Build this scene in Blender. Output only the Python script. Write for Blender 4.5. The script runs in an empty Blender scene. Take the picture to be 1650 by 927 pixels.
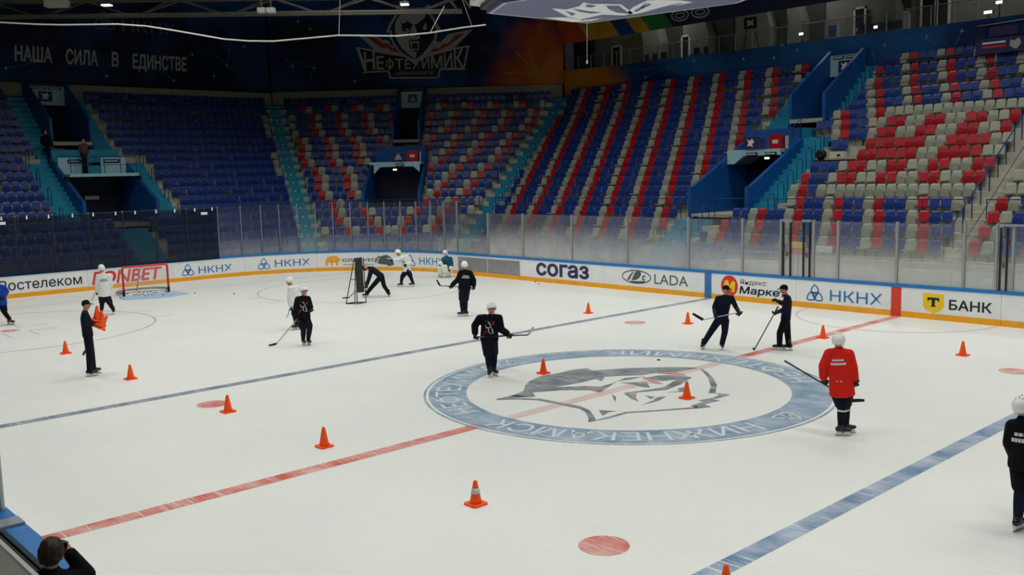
import bpy, bmesh, math, random
import numpy as np
from mathutils import Vector, Matrix
from mathutils.geometry import tessellate_polygon
from mathutils.bvhtree import BVHTree

random.seed(7)
SC = bpy.context.scene
COL = SC.collection
PI = math.pi

# ---------------------------------------------------------------- camera, world, lamps, exposure
CAM = Vector((13.3705, -15.6762, 4.7646))
F_PX = 1523.77
C_R = Vector((0.67996843, 0.73284038, -0.02424683))
C_U = Vector((-0.07199962, 0.09964025, 0.99241517))
C_F = Vector((-0.72969787, 0.67306523, -0.12051645))
cam_data = bpy.data.cameras.new('camera')
cam = bpy.data.objects.new('camera', cam_data)
COL.objects.link(cam)
cam_data.sensor_fit = 'HORIZONTAL'
cam_data.sensor_width = 36.0
cam_data.lens = F_PX / 1650.0 * 36.0
cam_data.clip_start = 0.1
cam_data.clip_end = 300.0
cam.matrix_world = Matrix(((C_R.x, C_U.x, -C_F.x, CAM.x), (C_R.y, C_U.y, -C_F.y, CAM.y),
                           (C_R.z, C_U.z, -C_F.z, CAM.z), (0, 0, 0, 1)))
SC.camera = cam
SC.view_settings.view_transform = 'Standard'
SC.view_settings.look = 'None'
SC.view_settings.exposure = 0.0
SC.view_settings.gamma = 1.0
SC.view_settings.use_curve_mapping = False
SC.cycles.transparent_max_bounces = 24
SC.cycles.max_bounces = 6
SC.cycles.diffuse_bounces = 3
SC.cycles.glossy_bounces = 2
SC.cycles.sample_clamp_indirect = 4.0
SC.cycles.caustics_reflective = False
SC.cycles.caustics_refractive = False

world = bpy.data.worlds.new('arena_air')
SC.world = world
world.use_nodes = True
bg = world.node_tree.nodes['Background']
bg.inputs[0].default_value = (0.75, 0.85, 1.0, 1)
bg.inputs[1].default_value = 0.012

LAMP_W = 505.0
LAMP_SPREAD = 150.0
def area_lamp(x, y, w=LAMP_W, z=16.6, sx=7.0, sy=2.4):
    d = bpy.data.lights.new('rink_or_fill_lamp', 'AREA')
    d.shape = 'RECTANGLE'; d.size = sx; d.size_y = sy
    d.energy = w; d.color = (1.0, 1.0, 0.96)
    d.spread = math.radians(LAMP_SPREAD)
    o = bpy.data.objects.new('rink_or_fill_lamp', d); COL.objects.link(o)
    o.location = (x, y, z)
for lx in (-24, -12, 0, 12):
    for ly in (-9.5, 0, 9.5):
        area_lamp(lx, ly)
# unseen fill lamps added to brighten the far stand, dimmer towards the corner
for lx, ly, w in ((-20, 23, 80.0), (-11, 23, 170.0), (-2, 21.5, 320.0), (7, 21.5, 320.0)):
    area_lamp(lx, ly, w, 17.2, 4.0, 1.2)
# more added fill lamps, out of view, lifting the balcony's rear wall
for lx in (-26, -16, -6, 4):
    area_lamp(lx, 34.6, 75.0, 16.9, 3.0, 0.6)

# ---------------------------------------------------------------- small helpers
def ray(u, v):
    return C_F + C_R * ((u - 825.0) / F_PX) - C_U * ((v - 463.5) / F_PX)
def on_z(u, v, z=0.0):
    d = ray(u, v); return CAM + d * ((z - CAM.z) / d.z)
def on_y(u, v, y):
    d = ray(u, v); return CAM + d * ((y - CAM.y) / d.y)
def on_x(u, v, x):
    d = ray(u, v); return CAM + d * ((x - CAM.x) / d.x)
def px_of(P):
    d = Vector(P) - CAM; z = d.dot(C_F)
    return 825 + F_PX * d.dot(C_R) / z, 463.5 - F_PX * d.dot(C_U) / z, z

def lin(h):
    h = h.lstrip('#')
    v = [int(h[i:i + 2], 16) / 255.0 for i in (0, 2, 4)]
    return tuple((c / 12.92 if c <= 0.04045 else ((c + 0.055) / 1.055) ** 2.4) for c in v)

MATS = {}
def mat(name, col, rough=0.5, spec=0.4, metal=0.0, vary=0.12, scale=6.0, emit=0.0, bump=0.0):
    if name in MATS: return MATS[name]
    m = bpy.data.materials.new(name); m.use_nodes = True
    nt = m.node_tree; b = nt.nodes['Principled BSDF']
    c = lin(col) if isinstance(col, str) else col
    tc = nt.nodes.new('ShaderNodeTexCoord')
    nz = nt.nodes.new('ShaderNodeTexNoise'); nz.inputs['Scale'].default_value = scale; nz.inputs['Detail'].default_value = 3
    nt.links.new(tc.outputs['Object'], nz.inputs['Vector'])
    rp = nt.nodes.new('ShaderNodeValToRGB')
    lo = [x * (1 - vary) for x in c]; hi = [min(1, x * (1 + vary)) for x in c]
    rp.color_ramp.elements[0].position = 0.3; rp.color_ramp.elements[0].color = (*lo, 1)
    rp.color_ramp.elements[1].position = 0.7; rp.color_ramp.elements[1].color = (*hi, 1)
    nt.links.new(nz.outputs['Fac'], rp.inputs[0]); nt.links.new(rp.outputs[0], b.inputs['Base Color'])
    b.inputs['Roughness'].default_value = rough
    b.inputs['Specular IOR Level'].default_value = spec
    b.inputs['Metallic'].default_value = metal
    if bump:
        bp = nt.nodes.new('ShaderNodeBump'); bp.inputs['Strength'].default_value = bump; bp.inputs['Distance'].default_value = 0.02
        nt.links.new(nz.outputs['Fac'], bp.inputs['Height']); nt.links.new(bp.outputs[0], b.inputs['Normal'])
    if emit:
        b.inputs['Emission Color'].default_value = (*c, 1); b.inputs['Emission Strength'].default_value = emit
    MATS[name] = m
    return m

def scratched(name, col, under, amount, rough=0.35, transp=0.0):
    """paint under the ice, cut by skate scratches; the worn bits show the ice colour"""
    m = bpy.data.materials.new(name); m.use_nodes = True
    nt = m.node_tree; b = nt.nodes['Principled BSDF']
    tc = nt.nodes.new('ShaderNodeTexCoord')
    prev = None
    for ang, sx, sy, th in ((0.4, 1.2, 26, 0.60), (1.35, 1.0, 30, 0.61), (2.5, 1.4, 24, 0.62)):
        mp = nt.nodes.new('ShaderNodeMapping'); mp.inputs['Rotation'].default_value = (0, 0, ang)
        mp.inputs['Scale'].default_value = (sx, sy, 1)
        nt.links.new(tc.outputs['Object'], mp.inputs[0])
        nz = nt.nodes.new('ShaderNodeTexNoise'); nz.inputs['Scale'].default_value = 1.0; nz.inputs['Detail'].default_value = 4
        nz.inputs['Distortion'].default_value = 0.4
        nt.links.new(mp.outputs[0], nz.inputs['Vector'])
        r = nt.nodes.new('ShaderNodeMapRange'); r.inputs[1].default_value = th; r.inputs[2].default_value = th + 0.07
        nt.links.new(nz.outputs['Fac'], r.inputs[0])
        if prev is None: prev = r.outputs[0]
        else:
            mx = nt.nodes.new('ShaderNodeMath'); mx.operation = 'MAXIMUM'
            nt.links.new(prev, mx.inputs[0]); nt.links.new(r.outputs[0], mx.inputs[1]); prev = mx.outputs[0]
    big = nt.nodes.new('ShaderNodeTexNoise'); big.inputs['Scale'].default_value = 1.7; big.inputs['Detail'].default_value = 6
    nt.links.new(tc.outputs['Object'], big.inputs['Vector'])
    br = nt.nodes.new('ShaderNodeMapRange'); br.inputs[1].default_value = 0.35; br.inputs[2].default_value = 0.75
    br.inputs[3].default_value = 0.0; br.inputs[4].default_value = amount
    nt.links.new(big.outputs['Fac'], br.inputs[0])
    sm = nt.nodes.new('ShaderNodeMath'); sm.operation = 'MULTIPLY'; sm.inputs[1].default_value = 0.75
    nt.links.new(prev, sm.inputs[0])
    ad = nt.nodes.new('ShaderNodeMath'); ad.operation = 'ADD'; ad.use_clamp = True
    nt.links.new(sm.outputs[0], ad.inputs[0]); nt.links.new(br.outputs[0], ad.inputs[1])
    mx = nt.nodes.new('ShaderNodeMix'); mx.data_type = 'RGBA'
    mx.inputs[6].default_value = (*lin(col), 1); mx.inputs[7].default_value = (*lin(under), 1)
    nt.links.new(ad.outputs[0], mx.inputs[0])
    nt.links.new(mx.outputs[2], b.inputs['Base Color'])
    b.inputs['Roughness'].default_value = rough; b.inputs['Specular IOR Level'].default_value = 0.25
    return m

class MB:
    """collects shapes for ONE mesh"""
    def __init__(s): s.v = []; s.f = []; s.m = []; s.mats = []
    def mi(s, m):
        if m not in s.mats: s.mats.append(m)
        return s.mats.index(m)
    def add(s, vs, fs, m):
        o = len(s.v); i = s.mi(m)
        s.v.extend([tuple(x) for x in vs])
        for f in fs: s.f.append(tuple(o + k for k in f)); s.m.append(i)
    def box(s, a, b, m):
        x0, y0, z0 = a; x1, y1, z1 = b
        s.add([(x0, y0, z0), (x1, y0, z0), (x1, y1, z0), (x0, y1, z0), (x0, y0, z1), (x1, y0, z1), (x1, y1, z1), (x0, y1, z1)],
              [(0, 3, 2, 1), (4, 5, 6, 7), (0, 1, 5, 4), (1, 2, 6, 5), (2, 3, 7, 6), (3, 0, 4, 7)], m)
    def hexa(s, p, m):
        """eight corners: bottom ring then top ring"""
        s.add(p, [(0, 3, 2, 1), (4, 5, 6, 7), (0, 1, 5, 4), (1, 2, 6, 5), (2, 3, 7, 6), (3, 0, 4, 7)], m)
    def prism(s, poly, f0, f1, m):
        """2-D polygon swept between two maps (a,b)->point"""
        n = len(poly)
        vs = [f0(a, b) for a, b in poly] + [f1(a, b) for a, b in poly]
        fs = [tuple(range(n - 1, -1, -1)), tuple(range(n, 2 * n))]
        fs += [(i, (i + 1) % n, n + (i + 1) % n, n + i) for i in range(n)]
        s.add(vs, fs, m)
    def flat(s, poly, fn, m):
        tri = tessellate_polygon([[Vector((a, b, 0)) for a, b in poly]])
        s.add([fn(a, b) for a, b in poly], [tuple(t) for t in tri], m)
    def tube(s, pts, r, m, n=6, cap=True):
        pts = [Vector(p) for p in pts]
        vs = []; k = len(pts)
        rr = r if isinstance(r, (list, tuple)) else [r] * k
        up = None
        for i, p in enumerate(pts):
            t = (pts[min(i + 1, k - 1)] - pts[max(i - 1, 0)]).normalized()
            if up is None:
                up = Vector((0, 0, 1)) if abs(t.z) < 0.9 else Vector((1, 0, 0))
            a = t.cross(up)
            if a.length < 1e-5: a = t.cross(Vector((0.3, 1, 0.2)))
            a.normalize(); b = t.cross(a).normalized(); up = -b if False else up
            for j in range(n):
                q = 2 * PI * j / n + PI / n
                vs.append(p + (a * math.cos(q) + b * math.sin(q)) * rr[i])
        fs = []
        for i in range(k - 1):
            for j in range(n):
                fs.append((i * n + j, i * n + (j + 1) % n, (i + 1) * n + (j + 1) % n, (i + 1) * n + j))
        if cap:
            fs.append(tuple(range(n - 1, -1, -1))); fs.append(tuple(range((k - 1) * n, k * n)))
        s.add(vs, fs, m)
    def lathe(s, prof, m, n=20, c=(0, 0, 0)):
        vs = []
        for r, z in prof:
            for j in range(n):
                q = 2 * PI * j / n
                vs.append((c[0] + r * math.cos(q), c[1] + r * math.sin(q), c[2] + z))
        fs = []
        for i in range(len(prof) - 1):
            for j in range(n):
                fs.append((i * n + j, i * n + (j + 1) % n, (i + 1) * n + (j + 1) % n, (i + 1) * n + j))
        fs.append(tuple(range(n - 1, -1, -1))); k = len(prof) - 1
        fs.append(tuple(range(k * n, k * n + n)))
        s.add(vs, fs, m)
    def data(s, name):
        me = bpy.data.meshes.new(name)
        me.from_pydata(s.v, [], s.f)
        for m in s.mats: me.materials.append(m)
        if len(s.mats) > 1: me.polygons.foreach_set('material_index', s.m)
        me.validate(); me.update()
        return me
    def build(s, name, parent=None, smooth=False, fix=True):
        me = s.data(name)
        if fix:
            bm = bmesh.new(); bm.from_mesh(me)
            bmesh.ops.recalc_face_normals(bm, faces=bm.faces)
            bm.to_mesh(me); bm.free()
        if smooth:
            me.polygons.foreach_set('use_smooth', [True] * len(me.polygons))
        o = bpy.data.objects.new(name, me); COL.objects.link(o)
        if parent is not None: o.parent = parent
        return o

def tag(o, label, cat, group=None, kind=None):
    o['label'] = label; o['category'] = cat
    if group: o['group'] = group
    if kind: o['kind'] = kind
    return o
def struct(o, label=None):
    o['kind'] = 'structure'
    if label: o['label'] = label
    return o
def empty(name, loc=(0, 0, 0), rz=0.0):
    o = bpy.data.objects.new(name, None); COL.objects.link(o)
    o.location = loc; o.rotation_euler = (0, 0, rz); o.empty_display_size = 0.1
    return o
def adopt(child, parent):
    """parent keeping the child's world placement (parents here are unrotated Empties)"""
    child.parent = parent
    child.matrix_parent_inverse = Matrix.Translation(-parent.location)
    return child
def copy_tree(o, parent=None):
    c = o.copy(); COL.objects.link(c)
    if parent is not None: c.parent = parent
    for ch in list(o.children): copy_tree(ch, c)
    return c

ORD = ['zeroth', 'first', 'second', 'third', 'fourth', 'fifth', 'sixth', 'seventh', 'eighth', 'ninth', 'tenth', 'eleventh', 'twelfth',
       'thirteenth', 'fourteenth', 'fifteenth', 'sixteenth', 'seventeenth', 'eighteenth', 'nineteenth', 'twentieth']
def ordinal(n):
    if n <= 20: return ORD[n]
    tens = {2: 'twenty', 3: 'thirty', 4: 'forty'}
    if n % 10 == 0: return {3: 'thirtieth', 4: 'fortieth'}[n // 10]
    return tens[n // 10] + '-' + ORD[n % 10]

FONT_CACHE = {}
def text_tris(txt, bold=0.0, shear=0.0, squeeze=1.0):
    """flat triangles of a word, cap height 1, starting at x = 0"""
    key = (txt, bold, shear, squeeze)
    if key in FONT_CACHE: return FONT_CACHE[key]
    if 'Ф' in txt:      # drawn by hand: a stem with two bowls
        i = txt.index('Ф'); vs = []; fs = []; x = 0.0
        for part in (txt[:i], 'Ф', txt[i + 1:]):
            if not part: continue
            if part == 'Ф':
                w = 0.98; v2 = [(.42, -.06), (.56, -.06), (.56, 1.06), (.42, 1.06)]; f2 = [(0, 1, 2), (0, 2, 3)]
                for sg in (-1, 1):
                    xs_ = .42 if sg < 0 else .56; b = len(v2); n = 12
                    for k in range(n + 1):
                        t = -PI / 2 + PI * k / n
                        v2 += [(xs_ + sg * .42 * math.cos(t), .5 + .40 * math.sin(t)), (xs_ + sg * .28 * max(0, math.cos(t)), .5 + .27 * math.sin(t))]
                    for k in range(n):
                        a = b + 2 * k; f2 += [(a, a + 2, a + 3), (a, a + 3, a + 1)]
            else: v2, f2, w = text_tris(part, bold, shear, squeeze)
            o = len(vs); vs += [(a + x, b_) for a, b_ in v2]; fs += [tuple(o + k for k in t) for t in f2]; x += w + .13
        FONT_CACHE[key] = (vs, fs, x - .13); return FONT_CACHE[key]
    cu = bpy.data.curves.new('word', 'FONT'); cu.body = txt; cu.size = 1.0; cu.offset = bold; cu.shear = shear
    cu.resolution_u = 3; cu.fill_mode = 'FRONT'
    ob = bpy.data.objects.new('word', cu); COL.objects.link(ob)
    dg = bpy.context.evaluated_depsgraph_get()
    me = bpy.data.meshes.new_from_object(ob.evaluated_get(dg))
    me.calc_loop_triangles()
    vs = [(v.co.x, v.co.y) for v in me.vertices]
    fs = [tuple(t.vertices) for t in me.loop_triangles]
    bpy.data.objects.remove(ob); bpy.data.curves.remove(cu); bpy.data.meshes.remove(me)
    x0 = min(v[0] for v in vs); x1 = max(v[0] for v in vs)
    cap = 0.73
    out = ([((a - x0) / cap * squeeze, b / cap) for a, b in vs], fs, (x1 - x0) / cap * squeeze)
    FONT_CACHE[key] = out
    return out
def put_text(mb, txt, a0, a1, b0, h, fn, m, bold=0.0, shear=0.0):
    """write txt so that it fills a0..a1 with cap height h from baseline b0; bold thickens the strokes"""
    vs, fs, w = text_tris(txt, 0.0, shear)
    if bold:
        cnt = {}
        for t in fs:
            for i in range(3):
                e = (t[i], t[(i + 1) % 3]); cnt[e] = cnt.get(e, 0) + 1
        acc = {}
        for (i, j) in cnt:
            if (j, i) in cnt: continue
            dx, dy = vs[j][0] - vs[i][0], vs[j][1] - vs[i][1]; l = math.hypot(dx, dy) or 1
            for k in (i, j):
                q = acc.setdefault(k, []); q.append((dy / l, -dx / l))
        vs = list(vs)
        for k, ns in acc.items():
            nx, ny = sum(q[0] for q in ns), sum(q[1] for q in ns); l = nx * nx + ny * ny
            if l < 0.3: continue
            g = len(ns) * bold / l; nx *= g; ny *= g; l2 = math.hypot(nx, ny)
            if l2 > 1.6 * bold: nx *= 1.6 * bold / l2; ny *= 1.6 * bold / l2
            vs[k] = (vs[k][0] + nx + bold, vs[k][1] + ny)
        for k in range(len(vs)):
            if k not in acc: vs[k] = (vs[k][0] + bold, vs[k][1])
    w += 2 * bold; k = (a1 - a0) / w
    mb.add([fn(a0 + x * k, b0 + y * h) for x, y in vs], fs, m)
def ribbon(mb, pts, w, fn, m, closed=False):
    """a flat stroke of width w along 2-D points"""
    n = len(pts); L = []; R = []
    for i in range(n):
        p0 = pts[(i - 1) % n] if (closed or i > 0) else pts[i]
        p1 = pts[(i + 1) % n] if (closed or i < n - 1) else pts[i]
        dx, dy = p1[0] - p0[0], p1[1] - p0[1]; l = math.hypot(dx, dy) or 1
        L.append((pts[i][0] - dy / l * w / 2, pts[i][1] + dx / l * w / 2))
        R.append((pts[i][0] + dy / l * w / 2, pts[i][1] - dx / l * w / 2))
    vs = [fn(*p) for p in L + R]
    fs = [(i, (i + 1) % n, n + (i + 1) % n, n + i) for i in range(n if closed else n - 1)]
    mb.add(vs, fs, m)
def trefoil(mb, cx, cy, r, fn, m):
    """three overlapping pointed loops, one up and two down to the sides"""
    for k in range(3):
        a = PI / 2 + 2 * PI * k / 3; ca, sa = math.cos(a), math.sin(a)
        pts = []
        for i in range(10):
            t = i / 10; pts.append((-.18 + 1.18 * t, .40 * math.sin(PI * t ** .9) ** .85 if t else 0))
        for i in range(10):
            t = 1 - i / 10; pts.append((-.18 + 1.18 * t, -.40 * max(0, math.sin(PI * t ** .9)) ** .85))
        pts = [(cx + r * (x * ca - y * sa), cy - r * .1 + r * (x * sa + y * ca)) for x, y in pts]
        ribbon(mb, pts, r * 0.15, fn, m, closed=True)

# ---------------------------------------------------------------- materials
M_ICE = None
W_ICE = '#e4e6df'
def ice_material():
    m = bpy.data.materials.new('ice'); m.use_nodes = True
    nt = m.node_tree; b = nt.nodes['Principled BSDF']
    tc = nt.nodes.new('ShaderNodeTexCoord')
    n1 = nt.nodes.new('ShaderNodeTexNoise'); n1.inputs['Scale'].default_value = 0.35; n1.inputs['Detail'].default_value = 5
    nt.links.new(tc.outputs['Object'], n1.inputs['Vector'])
    rp = nt.nodes.new('ShaderNodeValToRGB')
    rp.color_ramp.elements[0].position = 0.3; rp.color_ramp.elements[0].color = (*lin('#e3e7e2'), 1)
    rp.color_ramp.elements[1].position = 0.7; rp.color_ramp.elements[1].color = (*lin('#ebece6'), 1)
    nt.links.new(n1.outputs['Fac'], rp.inputs[0])
    prev = rp.outputs[0]
    for ang, sx, sy in ((0.3, 0.5, 14), (1.9, 0.6, 18)):
        mp = nt.nodes.new('ShaderNodeMapping'); mp.inputs['Rotation'].default_value = (0, 0, ang); mp.inputs['Scale'].default_value = (sx, sy, 1)
        nt.links.new(tc.outputs['Object'], mp.inputs[0])
        nz = nt.nodes.new('ShaderNodeTexNoise'); nz.inputs['Scale'].default_value = 1; nz.inputs['Detail'].default_value = 3; nz.inputs['Distortion'].default_value = 0.6
        nt.links.new(mp.outputs[0], nz.inputs['Vector'])
        r = nt.nodes.new('ShaderNodeMapRange'); r.inputs[1].default_value = 0.62; r.inputs[2].default_value = 0.72; r.inputs[4].default_value = 0.35
        nt.links.new(nz.outputs['Fac'], r.inputs[0])
        mx = nt.nodes.new('ShaderNodeMix'); mx.data_type = 'RGBA'
        mx.inputs[7].default_value = (*lin('#f4f5f1'), 1)
        nt.links.new(r.outputs[0], mx.inputs[0]); nt.links.new(prev, mx.inputs[6]); prev = mx.outputs[2]
    nt.links.new(prev, b.inputs['Base Color'])
    b.inputs['Roughness'].default_value = 0.38; b.inputs['Specular IOR Level'].default_value = 0.22
    return m
M_ICE = ice_material()
M_WHITE = mat('board_white', '#e6e8e8', 0.4, vary=0.03, scale=2)
M_YEL = mat('kick_yellow', '#eda41c', 0.45, vary=0.06, scale=3)
M_CAP = mat('cap_blue', '#2a74b8', 0.4, vary=0.08)
M_RED = mat('paint_red', '#d8402e', 0.5, vary=0.08)
M_BLUEP = mat('paint_blue', '#3b74b2', 0.5, vary=0.08)
M_INK = mat('ink_black', '#1d2024', 0.5, vary=0.05)
M_INKB = mat('ink_blue', '#2f78b6', 0.5, vary=0.05)
M_INKN = mat('ink_navy', '#32305f', 0.5, vary=0.05)
M_INKG = mat('ink_slate', '#4d5a62', 0.5, vary=0.05)
M_INKR = mat('ink_red', '#d9352b', 0.5, vary=0.05)
M_INKY = mat('ink_yellow', '#f0c818', 0.5, vary=0.05)
M_INKO = mat('ink_amber', '#efaa38', 0.5, vary=0.05)
M_INKW = mat('ink_white', '#e8eaea', 0.5, vary=0.03)
M_GREYP = mat('grey_panel', '#8a8d8e', 0.5, vary=0.12, scale=2.5)
M_ALU = mat('aluminium', '#b9bdc0', 0.35, 0.5, 0.6, vary=0.06)
M_BLACK = mat('black_rubber', '#101113', 0.55, vary=0.15)
M_BLKM = mat('black_metal', '#16171a', 0.4, vary=0.1)
M_CONC = mat('concrete', '#b3b09f', 0.85, 0.2, vary=0.14, scale=1.6, bump=0.1)
M_CONCW = mat('pale_concrete', '#cfd0c8', 0.8, 0.2, vary=0.06, scale=1.5)
M_TEAL = mat('stair_teal', '#1f8fae', 0.6, vary=0.08, scale=2)
M_VBLUE = mat('portal_blue', '#11529b', 0.5, vary=0.08, scale=2)
M_RAILB = mat('rail_blue', '#1d3f78', 0.4, vary=0.1)
M_PALE = mat('pale_teal_panel', '#a3cfd8', 0.5, vary=0.04)
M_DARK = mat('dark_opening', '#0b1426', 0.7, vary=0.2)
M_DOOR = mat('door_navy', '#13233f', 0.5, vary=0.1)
M_SEATB = mat('seat_blue', '#15398a', 0.32, 0.5, vary=0.10, scale=9)
M_SEATR = mat('seat_red', '#b30b1f', 0.32, 0.5, vary=0.08, scale=9)
M_SEATG = mat('seat_grey', '#a2a596', 0.36, 0.5, vary=0.07, scale=9)
M_RIM = mat('seat_rim', '#45527e', 0.4, 0.4, vary=0.06)
M_RIMR = mat('seat_rim_red', '#963f46', 0.4, 0.4, vary=0.06)
M_BRKT = mat('seat_beam', '#b5b4aa', 0.45, 0.4, vary=0.08)
M_STEEL = mat('truss_steel', '#6d6c62', 0.5, 0.4, 0.2, vary=0.12)
M_ORANGE = mat('cone_orange', '#ff5a12', 0.45, vary=0.05)
M_GLASSTRIM = mat('stanchion', '#9ea4a8', 0.35, 0.5, 0.4, vary=0.05)
M_LAMP = mat('lamp_face', '#ffffff', 0.5, emit=5.0, vary=0.0)
M_LAMPD = mat('lamp_face_dim', '#ffffff', 0.5, emit=1.3, vary=0.0)
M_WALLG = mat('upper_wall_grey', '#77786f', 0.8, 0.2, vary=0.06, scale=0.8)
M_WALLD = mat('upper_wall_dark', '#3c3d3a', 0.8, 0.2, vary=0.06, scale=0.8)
M_CEIL = mat('ceiling_dark', '#1a1b1b', 0.9, 0.1, vary=0.2, scale=0.5)
M_BEIGE = mat('beige_band', '#8e8a76', 0.7, 0.2, vary=0.06, scale=1)

def glass_material(name, tint=(0.93, 0.95, 0.95), haze=0.10, haze_low=0.35, zlow=1.0, zhigh=2.6, gloss=1.0):
    """rink acrylic: clear sheet, mirror-like surface, puck scuffs, frost and painted-in ice reflection as haze, thicker towards the boards"""
    m = bpy.data.materials.new(name); m.use_nodes = True
    nt = m.node_tree; nt.nodes.clear()
    out = nt.nodes.new('ShaderNodeOutputMaterial')
    tr = nt.nodes.new('ShaderNodeBsdfTransparent'); tr.inputs[0].default_value = (*tint, 1)
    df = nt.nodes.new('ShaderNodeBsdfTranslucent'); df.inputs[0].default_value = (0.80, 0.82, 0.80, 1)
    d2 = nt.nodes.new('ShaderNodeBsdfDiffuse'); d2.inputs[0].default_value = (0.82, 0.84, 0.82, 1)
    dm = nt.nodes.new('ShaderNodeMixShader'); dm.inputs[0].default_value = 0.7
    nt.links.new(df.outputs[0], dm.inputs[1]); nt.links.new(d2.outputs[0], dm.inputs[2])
    gl = nt.nodes.new('ShaderNodeBsdfGlossy'); gl.inputs['Roughness'].default_value = 0.12; gl.inputs[0].default_value = (1, 1, 1, 1)
    geo = nt.nodes.new('ShaderNodeNewGeometry')
    sep = nt.nodes.new('ShaderNodeSeparateXYZ'); nt.links.new(geo.outputs['Position'], sep.inputs[0])
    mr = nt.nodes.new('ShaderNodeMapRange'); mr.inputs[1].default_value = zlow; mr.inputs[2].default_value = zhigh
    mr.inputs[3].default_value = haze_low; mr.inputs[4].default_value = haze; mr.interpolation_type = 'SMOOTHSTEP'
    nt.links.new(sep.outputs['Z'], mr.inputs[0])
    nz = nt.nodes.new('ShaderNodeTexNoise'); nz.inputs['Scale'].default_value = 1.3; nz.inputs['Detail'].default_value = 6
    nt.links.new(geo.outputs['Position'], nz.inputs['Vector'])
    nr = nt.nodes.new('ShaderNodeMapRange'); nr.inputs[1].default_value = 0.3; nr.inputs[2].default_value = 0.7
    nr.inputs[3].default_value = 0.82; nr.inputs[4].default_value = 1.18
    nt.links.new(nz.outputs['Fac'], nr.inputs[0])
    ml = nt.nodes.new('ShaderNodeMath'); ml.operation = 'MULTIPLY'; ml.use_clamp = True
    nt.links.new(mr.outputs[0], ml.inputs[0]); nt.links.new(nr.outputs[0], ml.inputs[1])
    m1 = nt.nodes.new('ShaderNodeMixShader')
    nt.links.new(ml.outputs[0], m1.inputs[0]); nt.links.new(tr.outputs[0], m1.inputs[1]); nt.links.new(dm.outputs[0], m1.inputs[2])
    fr = nt.nodes.new('ShaderNodeFresnel'); fr.inputs[0].default_value = 1.42
    fm = nt.nodes.new('ShaderNodeMath'); fm.operation = 'MULTIPLY'; fm.inputs[1].default_value = gloss
    nt.links.new(fr.outputs[0], fm.inputs[0])
    m2 = nt.nodes.new('ShaderNodeMixShader')
    nt.links.new(fm.outputs[0], m2.inputs[0]); nt.links.new(m1.outputs[0], m2.inputs[1]); nt.links.new(gl.outputs[0], m2.inputs[2])
    nt.links.new(m2.outputs[0], out.inputs[0])
    return m
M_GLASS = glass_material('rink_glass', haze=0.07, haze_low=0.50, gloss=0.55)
M_GLASSC = glass_material('corner_glass', haze=0.02, haze_low=0.22, zlow=1.0, zhigh=2.2, gloss=0.5)
M_GLASSN = glass_material('near_glass', haze=0.22, haze_low=0.22, gloss=0.6)
M_GLASSB = glass_material('balcony_glass', haze=0.02, haze_low=0.02, gloss=0.6)

def veil(name, col, alpha):
    m = bpy.data.materials.new(name); m.use_nodes = True
    nt = m.node_tree; nt.nodes.clear()
    out = nt.nodes.new('ShaderNodeOutputMaterial')
    tr = nt.nodes.new('ShaderNodeBsdfTransparent')
    df = nt.nodes.new('ShaderNodeBsdfDiffuse'); df.inputs[0].default_value = (*lin(col), 1)
    nz = nt.nodes.new('ShaderNodeTexNoise'); nz.inputs['Scale'].default_value = 3.0
    mr = nt.nodes.new('ShaderNodeMapRange'); mr.inputs[3].default_value = alpha - 0.06; mr.inputs[4].default_value = alpha + 0.06
    nt.links.new(nz.outputs['Fac'], mr.inputs[0])
    mx = nt.nodes.new('ShaderNodeMixShader')
    nt.links.new(mr.outputs[0], mx.inputs[0]); nt.links.new(tr.outputs[0], mx.inputs[1]); nt.links.new(df.outputs[0], mx.inputs[2])
    nt.links.new(mx.outputs[0], out.inputs[0])
    return m
M_NETDARK = veil('dark_mesh_cloth', '#1b1f27', 0.45)
M_NET = veil('goal_twine', '#e6e6e0', 0.16)

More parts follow.
